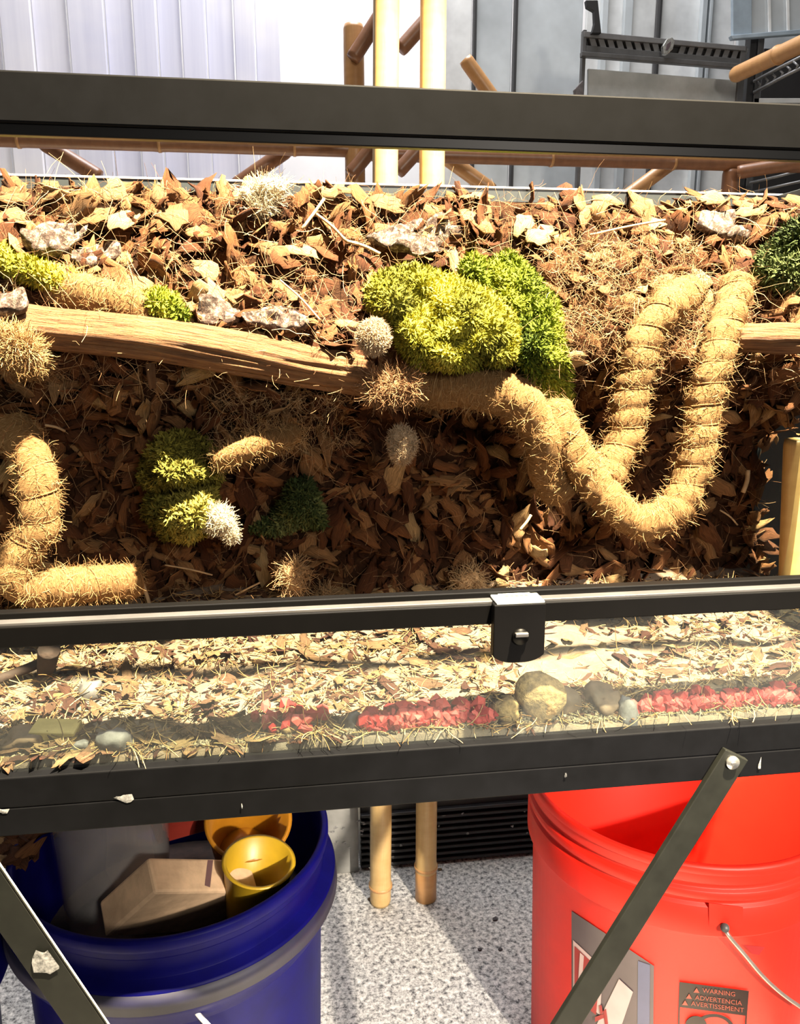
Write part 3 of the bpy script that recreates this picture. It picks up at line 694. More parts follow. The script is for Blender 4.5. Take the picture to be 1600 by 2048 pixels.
# ================================================================== ROPES
def rope(px, Y, rad, label, seed, pitch=0.020, nf=2600, twine=True, group='coir wrapped vines'):
    C = catmull([Q(x, y, yy) for (x, y), yy in zip(px, Y)], 26)
    d = np.linalg.norm(np.diff(C, axis=0), axis=1); s = np.concatenate([[0], np.cumsum(d)])
    m = max(40, int(s[-1]/0.0022)); si = np.linspace(0, s[-1], m)
    C = np.stack([np.interp(si, s, C[:, q]) for q in range(3)], -1)
    kk = 28; th = (np.arange(kk)*2*math.pi/kk)[None]; t = si[:, None]
    fn = snoise(seed, 120, 2)
    ph = t/pitch-th/(2*math.pi)
    R = rad*(0.94+0.17*np.abs(np.sin(math.pi*ph))**0.6)
    T_, A, B = path_frames(C)
    S0 = C[:, None]+rad*(A[:, None]*np.cos(th)[..., None]+B[:, None]*np.sin(th)[..., None])
    R = R*(1+0.06*fn(S0)); R[0] *= 0.55; R[-1] *= 0.55; R[1] *= 0.9; R[-2] *= 0.9
    root = thing('coir_rope', label, 'rope', tuple(C[np.argmin(C[:, 2])]-np.array([0, 0, rad])), group)
    V, F, uv = tube_arrays(C, R, kk); place('rope_core', mesh('rope_core', V, F, 'coir_rope', uv), root)
    if twine:
        a = np.arange(0, si[-1], 0.0011); ci = np.stack([np.interp(a, si, C[:, q]) for q in range(3)], -1)
        Ai = np.stack([np.interp(a, si, A[:, q]) for q in range(3)], -1); Bi = np.stack([np.interp(a, si, B[:, q]) for q in range(3)], -1)
        w = a/pitch*2*math.pi
        H = ci+(rad*0.98)*(Ai*np.cos(w)[:, None]+Bi*np.sin(w)[:, None])
        tube('binding_twine', H, 0.0008, 'rope_fibre', root, 5)
    r = np.random.default_rng(seed+1); i = r.integers(0, m, nf); a = r.uniform(0, 6.28, nf)
    Nn = A[i]*np.cos(a)[:, None]+B[i]*np.sin(a)[:, None]; Tn = -A[i]*np.sin(a)[:, None]+B[i]*np.cos(a)[:, None]
    rr = R[i, (a/(2*math.pi)*kk).astype(int) % kk]
    P = C[i]+Nn*rr[:, None]*0.98
    D = Tn*r.choice([-1, 1], nf)[:, None]+T_[i]*r.normal(0, 0.5, nf)[:, None]+Nn*r.normal(-0.12, 0.20, nf)[:, None]
    # strands hug the core: bend toward it
    V, F, rn = fibres(P, D, r.uniform(0.006, 0.016, nf), r.uniform(0.00014, 0.0003, nf), 0.5, 6, 0.1, seed)
    stuff(place('fuzz', mesh('fuzz', V, F, 'rope_fibre', None, rn), root))
    return root
rope([(1478, 560), (1455, 640), (1425, 740), (1402, 850), (1382, 950), (1345, 1020), (1280, 1046), (1215, 1000), (1165, 930), (1120, 850), (1108, 812)],
     [0.205, 0.185, 0.175, 0.172, 0.170, 0.165, 0.160, 0.165, 0.172, 0.182, 0.195], 0.0158, 'thick coir wrapped rope bent in a deep U at right of the wall', 101, nf=5200)
rope([(1385, 582), (1330, 618), (1288, 690), (1262, 790), (1248, 880), (1205, 962)], [0.225, 0.205, 0.20, 0.20, 0.195, 0.185], 0.0165,
     'coir wrapped rope curving up from the U rope, left of its right arm', 111, nf=3000)
rope([(800, 762), (880, 772), (970, 778), (1045, 808), (1082, 870), (1098, 945), (1125, 985)], [0.225, 0.195, 0.182, 0.178, 0.180, 0.188, 0.195], 0.0185,
     'coir wrapped rope arching under the big yellow moss cushion', 121, pitch=0.05, nf=4200, twine=False)
rope([(20, 850), (62, 910), (78, 980), (72, 1060), (34, 1125), (42, 1172), (110, 1172), (190, 1166), (275, 1162)], [0.225, 0.195, 0.182, 0.180, 0.178, 0.178, 0.190, 0.205, 0.235], 0.0160,
     'coir wrapped rope bent like an L at lower left of the wall', 131, pitch=0.022, nf=4600)
rope([(430, 925), (505, 893), (595, 866)], [0.205, 0.195, 0.225], 0.0095, 'thin short coir rope beside the olive moss clump', 141, pitch=0.04, nf=1200, twine=False)
rope([(105, 588), (180, 590), (250, 610), (320, 640)], [0.225, 0.205, 0.20, 0.205], 0.0155, 'coir covered branch behind the long log under the left moss strip', 151, pitch=0.06, nf=2600, twine=False)
rope([(-20, 690), (30, 700), (75, 720)], [0.17, 0.165, 0.19], 0.016, 'frayed coir wad below the left end of the long log', 161, pitch=0.05, nf=1800, twine=False)

# ================================================================== MOSS
def moss(key, label, nl, llen, lwid, seed, kind='moss_clump', step=7, sub_off=0.0):
    poly, H, mat = MOSS[key]; pl = np.array(poly, float)
    x0, y0 = pl.min(0); x1, y1 = pl.max(0)
    gx = np.arange(x0-step, x1+2*step, step); gy = np.arange(y0-step, y1+2*step, step)
    Xp, Yp = np.meshgrid(gx, gy); ins = inside(poly, Xp, Yp); d = edge_dist(poly, Xp, Yp)*ins; dm = d.max()
    fn = snoise(seed, 0.055, 3)
    def height(x, y):
        dd = edge_dist(poly, x, y)*inside(poly, x, y); q = np.clip(dd/min(dm, 55), 0, 1)
        return H*np.sqrt(np.clip(1-(1-q)**2, 0, 1))*(1+0.22*fn(np.stack([x, y, 0*x], -1)))
    h = height(Xp.ravel(), Yp.ravel()); P = onwall(Xp.ravel(), Yp.ravel(), 0.0)
    D = np.stack([ray(a, b) for a, b in zip(Xp.ravel(), Yp.ravel())]); Dn = D/D[:, 1:2]
    Vt = P-Dn*h[:, None]; Vt[h <= 0] += np.array([0, 0.012, 0])
    nz, nx = Xp.shape; keep = []
    I = ins.ravel()
    for i in range(nz-1):
        for j in range(nx-1):
            q = (i*nx+j, i*nx+j+1, (i+1)*nx+j+1, (i+1)*nx+j)
            if any(I[a] for a in q): keep.append(q[::-1])
    used = sorted({a for q in keep for a in q}); mp = {a: b for b, a in enumerate(used)}
    V1 = Vt[used]; rn1 = np.full(len(used), 0.08); Bk = V1.copy(); Bk[:, 1] = np.maximum(Bk[:, 1]+0.004, P[used][:, 1]+0.012)
    F = [tuple(mp[a] for a in q) for q in keep]; n1 = len(used); cnt = {}
    for q in F:
        for a, b in zip(q, q[1:]+q[:1]): cnt[(a, b)] = 1
    rim = [(a, b) for a, b in cnt if (b, a) not in cnt]
    F = F+[tuple(n1+a for a in reversed(q)) for q in F]+[(b, a, a+n1, b+n1) for a, b in rim]
    root = thing(kind, label, 'moss', tuple(V1[np.argmin(V1[:, 2])]), 'moss clumps on the coir wall')
    place('moss_mat', mesh('moss_mat', np.vstack([V1, Bk]), F, mat, None, np.concatenate([rn1, rn1])), root)
    r = np.random.default_rng(seed); xs = np.zeros(0); ys = np.zeros(0)
    while len(xs) < nl:
        a = r.uniform(x0, x1, nl); b = r.uniform(y0, y1, nl); m = inside(poly, a, b); xs = np.concatenate([xs, a[m]]); ys = np.concatenate([ys, b[m]])
    xs, ys = xs[:nl], ys[:nl]
    def surf(x, y):
        hh = height(x, y); W = onwall(x, y, 0.0); D = _f+_r*((x-800)/FPX)[:, None]-_u*((y-1024)/FPX)[:, None]
        return W-D/D[:, 1:2]*hh[:, None]
    S0, S1, S2 = surf(xs, ys), surf(xs+3, ys), surf(xs, ys+3)
    N = np.cross(S2-S0, S1-S0); N /= np.linalg.norm(N, axis=1)[:, None]+1e-9; N[N[:, 1] > 0] *= -1
    tone = 0.5+0.32*snoise(seed+3, 0.035, 2)(np.stack([xs, ys, 0*xs], -1))
    V, F, rn = leaves(S0-N*0.001, N, r.uniform(0.5, 1.2, nl)*llen, r.uniform(0.6, 1.2, nl)*lwid, 0.75, seed, tone)
    stuff(place('fronds', mesh('fronds', V, F, mat, None, rn, smooth=False), root)); return root
moss('yellow', 'large yellow green moss cushion at the middle of the coir wall', 27000, 0.0075, 0.0012, 201)
moss('green', 'bright green moss cushion hugging the right side of the yellow one', 21000, 0.0075, 0.0012, 211)
moss('strip', 'narrow strip of yellow moss at the far left edge above the log', 5000, 0.008, 0.0014, 221)
moss('small', 'small bright green moss tuft directly above the long log', 3000, 0.008, 0.0014, 231)
moss('upper_lobe', 'olive moss clump below the log, upper of two lobes', 6500, 0.008, 0.0015, 241)
moss('lower_lobe', 'olive moss clump below the log, lower lobe beside white lichen', 6500, 0.008, 0.0015, 251)
moss('dark', 'dark green moss patch low on the wall right of the white lichen', 4500, 0.008, 0.0013, 261)
moss('corner', 'dark green grassy moss in the upper right corner by the glass', 4500, 0.011, 0.0012, 271)

# ================================================================== PUFFS AND LICHEN TUFTS
def puff(name, px, py, rx, ry, off, mat, label, seed, nf=1800, flen=0.010, curl=0.8, lump=0.15, cat='lichen'):
    c = onwall([px], [py], off)[0]; s = np.linalg.norm(c-CAM)/FPX; rx, ry = rx*s, ry*s; rz = min(rx, ry)*0.9
    r = np.random.default_rng(seed); fn = snoise(seed, 150, 2)
    nu, nv = 20, 14; th = np.arange(nu)*2*math.pi/nu; ph = np.linspace(0.02, math.pi-0.02, nv)
    N = np.stack([np.outer(np.sin(ph), np.cos(th)), np.outer(np.sin(ph), np.sin(th)), np.outer(np.cos(ph), np.ones(nu))], -1).reshape(-1, 3)
    V = N*np.array([rx, rz, ry])*0.82; V = c+V*(1+lump*fn(c+V))[:, None]
    F = [(i*nu+j, (i+1)*nu+j, (i+1)*nu+(j+1) % nu, i*nu+(j+1) % nu) for i in range(nv-1) for j in range(nu)]+[tuple(range(nu)), tuple(range(nv*nu-1, (nv-1)*nu-1, -1))]
    root = thing(name, label, cat, tuple(c-np.array([0, 0, ry])))
    place('tuft_core', mesh('tuft_core', V, F, mat, None, np.full(len(V), 0.45)), root)
    D = r.normal(size=(nf, 3)); D /= np.linalg.norm(D, axis=1)[:, None]; E3 = np.array([rx, rz, ry])
    P = c+D*E3*0.78*(1+lump*fn(c+D*E3*0.82))[:, None]
    V, F, rn = fibres(P, D+r.normal(size=(nf, 3))*0.7, r.uniform(0.4, 1, nf)*flen, r.uniform(0.0002, 0.00045, nf), curl*1.6, 7, 0.0, seed)
    stuff(place('tuft_hairs', mesh('tuft_hairs', V, F, mat, None, rn), root)); return root
puff('lichen_tuft', 528, 398, 42, 42, 0.018, 'lichen', 'ragged cream lichen tuft at the top edge of the coir wall', 301, 1500, 0.016, 1.0, 0.35)
puff('lichen_puff', 748, 675, 36, 40, 0.045, 'cream_puff', 'round cream fuzzy ball left of the yellow moss cushion', 302, 4500, 0.006, 0.6, 0.05)
puff('lichen_puff', 803, 890, 34, 44, 0.100, 'cream_puff', 'oval cream fuzzy tuft on the dark husk under the arching rope', 303, 3200, 0.007, 0.8, 0.2)
puff('lichen_tuft', 432, 1042, 38, 30, 0.105, 'lichen', 'bright white branching lichen at the foot of the olive moss', 304, 1500, 0.012, 1.1, 0.35)
puff('lichen_tuft', 462, 1072, 18, 20, 0.09, 'lichen', 'small white lichen sprig hanging below the bright white lichen', 309, 500, 0.010, 1.1, 0.35)
puff('straw_tuft', 588, 1150, 22, 34, 0.060, 'pale_fibre', 'pale straw fibre tuft low on the wall under the dark moss', 305, 500, 0.024, 0.6, 0.3, 'fibre tuft')
puff('straw_tuft', 655, 1192, 16, 26, 0.030, 'pale_fibre', 'small straw tuft at the wall foot right of the low pale tuft', 306, 400, 0.020, 0.6, 0.3, 'fibre tuft')
puff('straw_tuft', 938, 1162, 26, 20, 0.030, 'pale_fibre', 'yellow straw tuft at the foot of the wall left of the lock', 307, 500, 0.022, 0.6, 0.3, 'fibre tuft')
puff('straw_tuft', 780, 775, 46, 30, 0.050, 'fibre', 'tangle of brown fibre where the long log ends under the cream ball', 308, 1600, 0.022, 1.2, 0.4, 'fibre tuft')
puff('straw_tuft', 25, 690, 55, 26, 0.085, 'rope_fibre', 'frayed fibre bundle over the left end of the long log', 310, 2200, 0.020, 1.2, 0.4, 'fibre tuft')

# ================================================================== BEDDING
BD = thing('bedding', 'loose bed of straw coloured wood shavings and chips on the terrarium floor', 'bedding', (0.09, 0.15, 0.546))
nC = snoise(5, 22, 3); nD = snoise(6, 110, 2)
def BZ(x, y):
    P = np.stack([x, y, 0*x], -1)
    z = 0.581-0.016*np.clip(1-(y-0.01)/0.055, 0, 1)+0.005*nC(P)*np.clip((y-0.01)/0.03, 0.1, 1)+0.0025*nD(P)+0.018*np.clip((y-0.19)/0.1, 0, 1)
    bare = np.exp(-(((x-0.225)/0.06)**2+((y-0.10)/0.05)**2)); z = z-0.005*bare
    return np.clip(z, 0.5625, 0.62)
def bed_mesh():
    xs = np.linspace(XL+0.0055, XR-0.0055, 260); ys = np.linspace(0.0095, YB-0.006, 90); X, Y = np.meshgrid(xs, ys); Z = BZ(X, Y)
    V = np.stack([X, Y, Z], -1); Bk = V.copy(); Bk[..., 2] = 0.546; ny, nx = X.shape; n = nx*ny
    i = np.arange(ny-1)[:, None]; j = np.arange(nx-1)[None]; F = np.stack([i*nx+j, i*nx+j+1, (i+1)*nx+j+1, (i+1)*nx+j], -1).reshape(-1, 4)
    e = []
    for a in range(nx-1): e += [(a, a+n, a+1+n, a+1), ((ny-1)*nx+a, (ny-1)*nx+a+1, (ny-1)*nx+a+1+n, (ny-1)*nx+a+n)]
    for a in range(ny-1): e += [(a*nx, (a+1)*nx, (a+1)*nx+n, a*nx+n), (a*nx+nx-1, a*nx+nx-1+n, (a+1)*nx+nx-1+n, (a+1)*nx+nx-1)]
    return mesh('bedding_soil', np.vstack([V.reshape(-1, 3), Bk.reshape(-1, 3)]), np.vstack([F, F[:, ::-1]+n, np.array(e)]), 'bedding_base')
place('bedding_soil', bed_mesh(), BD)
def onbed(px, py, off=0.0):
    px = np.atleast_1d(np.asarray(px, float)); py = np.atleast_1d(np.asarray(py, float))
    D = _f+_r*((px-800)/FPX)[:, None]-_u*((py-1024)/FPX)[:, None]; Z = np.full(len(px), 0.582)
    for _ in range(12):
        P = CAM+D*((Z-CAM[2])/D[:, 2])[:, None]; P[:, 1] = np.clip(P[:, 1], 0.012, 0.28)
        Z = 0.5*Z+0.5*(BZ(P[:, 0], P[:, 1])+off)
    P[:, 2] = Z; return P
GR1 = [(728, 1492), (735, 1420), (800, 1408), (880, 1402), (960, 1408), (1005, 1440), (1020, 1470), (900, 1485)]
GR2 = [(1285, 1452), (1285, 1392), (1380, 1372), (1480, 1385), (1560, 1372), (1620, 1370), (1620, 1436), (1450, 1446)]
def bed_samples(n, seed, y0=1150, avoid=()):
    r = np.random.default_rng(seed); out = []
    while len(out) < n:
        x = r.uniform(-15, 1615, n); y = r.uniform(y0, 1540, n); ok = y < 1528-0.066*x
        bare = ((x-1130)/130)**2+((y-1300)/60)**2 < 1; ok &= ~(bare & (r.uniform(size=n) < 0.85))
        for a in avoid: ok &= ~inside(a, x, y)
        out += list(np.stack([x, y], -1)[ok])
    return np.array(out[:n])
BM = chip_meshes('bedding_chip'); n = 300; s = bed_samples(n, 401, avoid=(GR1, GR2)); r = np.random.default_rng(402)
P = onbed(s[:, 0], s[:, 1], 0.003); Rm = rot_frames(np.tile([[0, 0, 1.0]], (n, 1)), r.uniform(0, 6.28, n), r.normal(size=(n, 3))*0.28)
for i in range(n): place('wood_chip', BM[r.integers(0, 8)], BD, chip_matrix(P[i], Rm[i], r.uniform(0.014, 0.034), r.uniform(0.006, 0.014)))
n = 2600; s = bed_samples(n, 411, avoid=(GR1, GR2)); P = onbed(s[:, 0], s[:, 1], 0.001)
joined_chips('small_shavings', P, rot_frames(np.tile([[0, 0, 1.0]], (n, 1)), r.uniform(0, 6.28, n), r.normal(size=(n, 3))*0.35), r.uniform(0.007, 0.020, n), r.uniform(0.002, 0.006, n), 'bedding_joined', BD, 412)
n = 3600; s = bed_samples(n, 421); P = onbed(s[:, 0], s[:, 1], 0.003)
V, F, rn = fibres(P, r.normal(size=(n, 3))*np.array([1, 1, 0.16]), r.uniform(0.008, 0.026, n), r.uniform(0.0003, 0.0007, n), 0.35, 5, 0.1, 422)
stuff(place('straw_strands', mesh('straw_strands', V, F, 'rope_fibre', None, rn), BD))
# fine dark grit showing along the foot of the front glass
def pebble_mesh(name, seed, mat, flat=0.75):
    import bmesh
    bm = bmesh.new(); bmesh.ops.create_icosphere(bm, subdivisions=1, radius=0.5); r = np.random.default_rng(seed)
    for v in bm.verts: v.co *= r.uniform(0.75, 1.15); v.co.z *= flat
    me = bpy.data.meshes.new(name); bm.to_mesh(me); bm.free(); me.materials.append(MATS[mat])
    for p in me.polygons: p.use_smooth = False
    return me
def gravel(poly, label, count, seed):
    root = thing('red_gravel_pile', label, 'gravel', tuple(onbed([np.mean([p[0] for p in poly])], [np.mean([p[1] for p in poly])])[0]), 'red gravel piles')
    ms = [pebble_mesh('red_pebble', q+seed, 'red_gravel') for q in range(6)]; r = np.random.default_rng(seed)
    pl = np.array(poly, float); c = 0
    while c < count:
        x, y = r.uniform(pl[:, 0].min(), pl[:, 0].max()), r.uniform(pl[:, 1].min(), pl[:, 1].max())
        if not inside(poly, np.array([x]), np.array([y]))[0]: continue
        p = onbed([x], [y], r.uniform(0.002, 0.011))[0]; sz = r.uniform(0.009, 0.018); p[1] = max(p[1], 0.0095+sz*0.62)
        place('red_pebble', ms[r.integers(0, 6)], root, Matrix.Translation(p) @ Euler(r.uniform(0, 6.28, 3)).to_matrix().to_4x4() @ Matrix.Diagonal((sz, sz*r.uniform(0.6, 1), sz*0.8, 1))); c += 1
    return root
gravel(GR1, 'red gravel heap against the front glass, left of the round tan stones', 150, 501)
gravel(GR2, 'red gravel heap against the front glass at the right end', 170, 521)
gravel([(470, 1440), (560, 1400), (650, 1420), (640, 1455), (520, 1465)], 'few red pebbles half buried in shavings near the middle left', 26, 541)
r = np.random.default_rng(560); n = 2900
xs = np.concatenate([r.uniform(1000, 1300, 500), r.uniform(-10, 120, 200), r.uniform(660, 1040, 200), r.uniform(-10, 1610, 2000)]); ys = 1530-0.066*xs-r.uniform(0, 1, n)**1.5*np.where((xs > 1000), 45, np.where(xs < 130, 60, 16))*np.where(np.arange(n) < 900, 1, 0.4)
P = onbed(xs, ys, 0.002); P[:, 1] = np.maximum(P[:, 1], r.uniform(0.0125, 0.020, n))
V0 = np.array([(0, 0, 1), (0.94, 0, -0.33), (-0.47, 0.82, -0.33), (-0.47, -0.82, -0.33)])
A = r.normal(size=(n, 3, 3)); Qm = np.linalg.qr(A)[0]; sz = r.uniform(0.001, 0.0026, n)
V = (np.einsum('nij,kj->nki', Qm, V0)*sz[:, None, None]+P[:, None]).reshape(-1, 3)
F = ((np.arange(n)*4)[:, None, None]+np.array([[0, 1, 2], [0, 2, 3], [0, 3, 1], [1, 3, 2]])[None]).reshape(-1, 3)
stuff(place('dark_grit', mesh('dark_grit', V, F, 'grit', None, np.repeat(r.uniform(0, 1, n), 4), smooth=False), BD))
# stones
def stone(px, py, w, h, mat, label, seed, d=None, zoff=0.0):
    import bmesh
    c = onbed([px], [py+h*0.35], 0)[0]; s = np.linalg.norm(c-CAM)/FPX; w *= s; h *= s; d = (d*s if d else w*0.8)
    bm = bmesh.new(); bmesh.ops.create_icosphere(bm, subdivisions=3, radius=0.5); fn = snoise(seed, 3.6, 2); f2 = snoise(seed+50, 14, 2)
    c[1] = max(c[1], 0.010+d*0.56)
    for v in bm.verts:
        p = np.array(v.co); p = p*(1+0.24*fn(p)+0.11*f2(p)); v.co = Vector((c[0]+p[0]*w, c[1]+p[1]*d, c[2]+h*0.22+p[2]*h+zoff))
    me = bpy.data.meshes.new('stone'); bm.to_mesh(me); bm.free(); me.materials.append(MATS[mat])
    for p in me.polygons: p.use_smooth = True
    return tag(place('stone', me), label, 'stone', 'stones on the bedding')
stone(1075, 1385, 76, 84, 'stone_tan', 'round yellow tan stone left of the brown dome stone', 1)
stone(1020, 1415, 54, 46, 'stone_tan', 'small tan stone beside the left red gravel heap', 2)
stone(1132, 1392, 56, 50, 'stone_brown', 'brown stone between the tan stone and the dome shaped stone', 3)
stone(1212, 1398, 88, 78, 'stone_brown', 'dome shaped brown stone left of the right red gravel heap', 4)
stone(1270, 1425, 50, 60, 'stone_grey', 'grey stone touching the left edge of the right red gravel heap', 5)
stone(704, 1440, 46, 50, 'stone_dark', 'black stone touching the left edge of the left red gravel heap', 6)
stone(182, 1374, 44, 34, 'stone_grey', 'grey pebble on pale shavings at left below the track', 7)
stone(158, 1492, 34, 36, 'stone_grey', 'grey pebble against the lower left front glass', 8)
stone(40, 1500, 120, 50, 'stone_brown', 'wide brown lump of soil at the lower left corner', 9)
stone(590, 1478, 60, 36, 'stone_tan', 'tan stone against the front glass left of the black stone', 10)
stone(225, 1480, 60, 40, 'stone_grey', 'mauve grey pebble right of the pebble at lower left glass', 11)
# yellow wood block and dark forked piece
c = onbed([112], [1462], 0.004)[0]
bl = box('wood_block', (-0.017, -0.010, -0.005), (0.017, 0.010, 0.005), 'yellow_chip', None, 0.0015); bl.location = c; bl.rotation_euler = (0.12, 0.05, -0.1)
tag(bl, 'pale yellow cut bark block lying on the lower left shavings', 'wood block')
a, b, c = onbed([-10], [1362], 0.006)[0], onbed([75], [1328], 0.012)[0], onbed([112], [1305], 0.028)[0]
tw = thing('dark_forked_piece', 'dark forked piece leaning at the left behind the lower glass', 'twig', tuple(b-np.array([0, 0, 0.012])))
tube('stem', catmull([a, b, c], 10), 0.0042, 'dark_bark', tw, 10)
tube('fork', catmull([onbed([82], [1358], 0.002)[0], onbed([92], [1335], 0.012)[0], onbed([98], [1300], 0.034)[0]], 10), np.interp(np.linspace(0, 1, 20), [0, 0.5, 1], [0.004, 0.0075, 0.009]), 'dark_bark', tw, 10)

# ================================================================== BAMBOO
def bamboo(a, b, rad, nodes, label, mat='bamboo_pale', cat='bamboo pole', group=None, tips=(), name='bamboo_pole', parent=None):
    a, b = np.array(a, float), np.array(b, float); L = np.linalg.norm(b-a)
    ts = sorted(set([0, 0.006/L, 1-0.006/L, 1]+list(np.linspace(0, 1, 14))+[q+e for q in nodes for e in (-0.012/L, -0.004/L, 0, 0.004/L, 0.012/L)])); ts = np.clip(np.array(ts), 0, 1); ts = np.unique(ts)
    R = np.full(len(ts), rad)
    for q in nodes: R = R+rad*0.10*np.exp(-((ts-q)*L/0.004)**2)
    R[0] *= 0.9; R[-1] *= 0.9
    root = parent or thing(name, label, cat, tuple(a if a[2] < b[2] else b), group)
    C = a+(b-a)*ts[:, None]; tube('culm', C, R, mat, root, 24)
    for q in nodes:
        cc = a+(b-a)*np.array([[q-0.0022/L], [q], [q+0.0022/L]]); tube('node_ring', cc, rad*1.13, 'bamboo_end', root, 24)
    return root
f1, f2 = G(760, 1800, 0.0), G(853, 1802, 0.0); YP = 0.535
t1, t2 = Q(776, -520, YP), Q(871, -520, YP)
bamboo((f1[0], YP, 0.0), (t1[0], YP, t1[2]), 0.0165, (0.02, 0.36), 'tall pale bamboo pole standing behind the terrarium, left of the pair', group='pair of pale bamboo poles')
bb = bamboo((f2[0], YP, 0.0), (t2[0], YP, t2[2]), 0.0165, (0.037, 0.39), 'tall pale bamboo pole with brown foot behind the terrarium, right of the pair', group='pair of pale bamboo poles')
tube('brown_foot', [(f2[0], YP, 0.001), (f2[0], YP, 0.03), (f2[0], YP, 0.058)], 0.0169, 'bamboo_end', bb, 24)
p0 = Q(1592, 878, 0.235); p1 = Q(1582, 1165, 0.235)
bamboo((p1[0], 0.235, 0.585), (p0[0], 0.235, p0[2]), 0.0125, (), 'short pale bamboo stub standing in the back right corner on the bedding')
# brown bamboo frame behind the terrarium
BF = thing('bamboo_trellis', 'brown bamboo framework of rails, posts and slanted braces behind the terrarium', 'frame', (0.2, 0.75, 0.0))
def fb(x0, y0, x1, y1, Y0, Y1, rad, nodes=(), mat='bamboo_brown'):
    bamboo(Q(x0, y0, Y0), Q(x1, y1, Y1), rad, nodes, '', mat, parent=BF)
fb(-60, 276, 705, 299.5, 0.80, 0.80, 0.0115, (0.12, 0.48, 0.84))
fb(700, 306, 1680, 334, 0.80, 0.80, 0.0115, (0.39, 0.64, 0.84))
pA = Q(707, 50, 0.80); bamboo((pA[0], 0.80, 0.0), (pA[0], 0.80, pA[2]), 0.016, (0.3, 0.62), '', 'bamboo_end', parent=BF)
fb(705, 118, 768, 20, 0.775, 0.775, 0.0115)
fb(800, 100, 880, 10, 0.80, 0.80, 0.0115)
fb(700, 350, 745, 295, 0.775, 0.775, 0.0115); fb(795, 345, 845, 290, 0.775, 0.775, 0.0115)
fb(85, 285, 200, 355, 0.85, 0.85, 0.0120); fb(575, 300, 470, 372, 0.85, 0.85, 0.0120)
fb(885, 310, 985, 382, 0.85, 0.85, 0.0125, mat='bamboo_end'); fb(1345, 325, 1250, 395, 0.85, 0.85, 0.0120, mat='bamboo_end')
pB = Q(1462, 340, 0.80); bamboo((pB[0], 0.80, 0.0), (pB[0], 0.80, pB[2]), 0.0135, (), '', 'bamboo_brown', parent=BF)
fb(1475, 345, 1640, 318, 0.775, 0.72, 0.0110)
fb(930, 118, 1068, 312, 0.85, 0.85, 0.012, mat='bamboo_end')  # orange reflection built as a slanted bamboo brace
bamboo(Q(1470, 150, 0.95), Q(1660, 62, 0.70), 0.0140, (0.5,), 'bamboo handrail slanting at the upper right beside the dark rack', 'bamboo_end', 'bamboo rail', name='bamboo_rail')

# ================================================================== ROOM BEHIND
def sheet_panel(px0, px1, Y, mat, parent, name='strip'):
    a, b = Q(px0, 100, Y), Q(px1, 100, Y); return box(name, (a[0], Y, 0.02), (b[0]-0.003, Y+0.008+0.004*random.random(), 2.3), mat, parent, 0.002)
PC = thing('plastic_curtain', 'whitish translucent plastic strip curtain at the upper left background', 'curtain', (Q(300, 100, 1.3)[0], 1.3, 0.0))
edges = [-120, -60, 5, 70, 140, 215, 270, 318, 365, 415, 470, 512, 562]
for i, (p, q) in enumerate(zip(edges, edges[1:])): sheet_panel(p, q, 1.30+0.012*(i % 2), 'plastic_sheet', PC)
EN = thing('steel_enclosure', 'grey metal and glass enclosure with black seams at the upper right background', 'enclosure', (Q(1200, 100, 1.25)[0], 1.25, 0.0))
for p, q, m in ((890, 946, 'steel_light'), (951, 1026, 'steel_panel'), (1031, 1166, 'steel_panel'), (1170, 1310, 'steel_light'), (1315, 1470, 'steel_light'), (1475, 1700, 'steel_panel')):
    sheet_panel(p, q, 1.25, m, EN, 'panel')
for p in (946, 1027, 1311):
    a = Q(p, 100, 1.25); box('seam', (a[0], 1.240, 0.02), (a[0]+0.005, 1.262, 2.3), 'seam_black', EN, 0.0005)
for p, w in ((1205, 12), (1250, 16), (1405, 10), (1420, 6)):
    a, b = Q(p, 30, 1.235), Q(p+w, 30, 1.235); box('rib', (a[0], 1.236, 0.6), (b[0], 1.2495, 2.3), 'steel_panel', EN, 0.001)
# louvred bar on posts
LB = thing('louvre_rack', 'dark grey slotted bar on posts above a grey metal sheet', 'rack', (Q(1330, 150, 1.0)[0], 1.0, 0.9))
prism('bar_back', [(1168, 66), (1490, 95), (1490, 132), (1168, 100)], 1.010, 0.012, 'seam_black', LB)
prism('top_strip', [(1168, 62), (1492, 92), (1492, 102), (1168, 74)], 0.996, 0.016, 'louvre_rib', LB)
prism('lower_strip', [(1168, 90), (1492, 118), (1492, 130), (1168, 103)], 0.998, 0.014, 'louvre_dark', LB)
prism('lip', [(1164, 102), (1494, 128), (1494, 138), (1164, 112)], 0.985, 0.012, 'louvre_dark', LB)
for i in range(8):
    x = 1182+i*18; y = 73+i*1.65; prism('rib', [(x-5, y-3), (x+6, y-3), (x+13, y+20), (x+1, y+20)], 1.000, 0.009, 'louvre_rib', LB, 0.0004)
for i in range(8):
    x = 1362+i*17.5; y = 89+i*1.6; prism('rib', [(x+2, y-3), (x+13, y-3), (x+5, y+20), (x-6, y+20)], 1.000, 0.009, 'louvre_rib', LB, 0.0004)
cl = prism('latch', [(1328, 108), (1326, 92), (1334, 78), (1345, 74), (1350, 82), (1346, 98), (1336, 108)], 0.980, 0.010, 'chrome', LB, 0.0012)
prism('latch_hole', [(1332, 100), (1334, 88), (1342, 82), (1341, 92), (1336, 100)], 0.9785, 0.0015, 'grey_label', cl, 0.0002)
for xa, xb, yt in ((1166, 1173, 60), (1481, 1493, 92)):
    pa, pb = Q(xa, yt, 1.0), Q(xb, yt, 1.0); box('post', (pa[0], 0.997, 0.0), (pb[0], 1.0095, pa[2]), 'louvre_dark', LB, 0.001)
prism('sheet', [(1176, 137), (1480, 161), (1480, 330), (1176, 330)], 1.004, 0.006, 'steel_lower', LB)
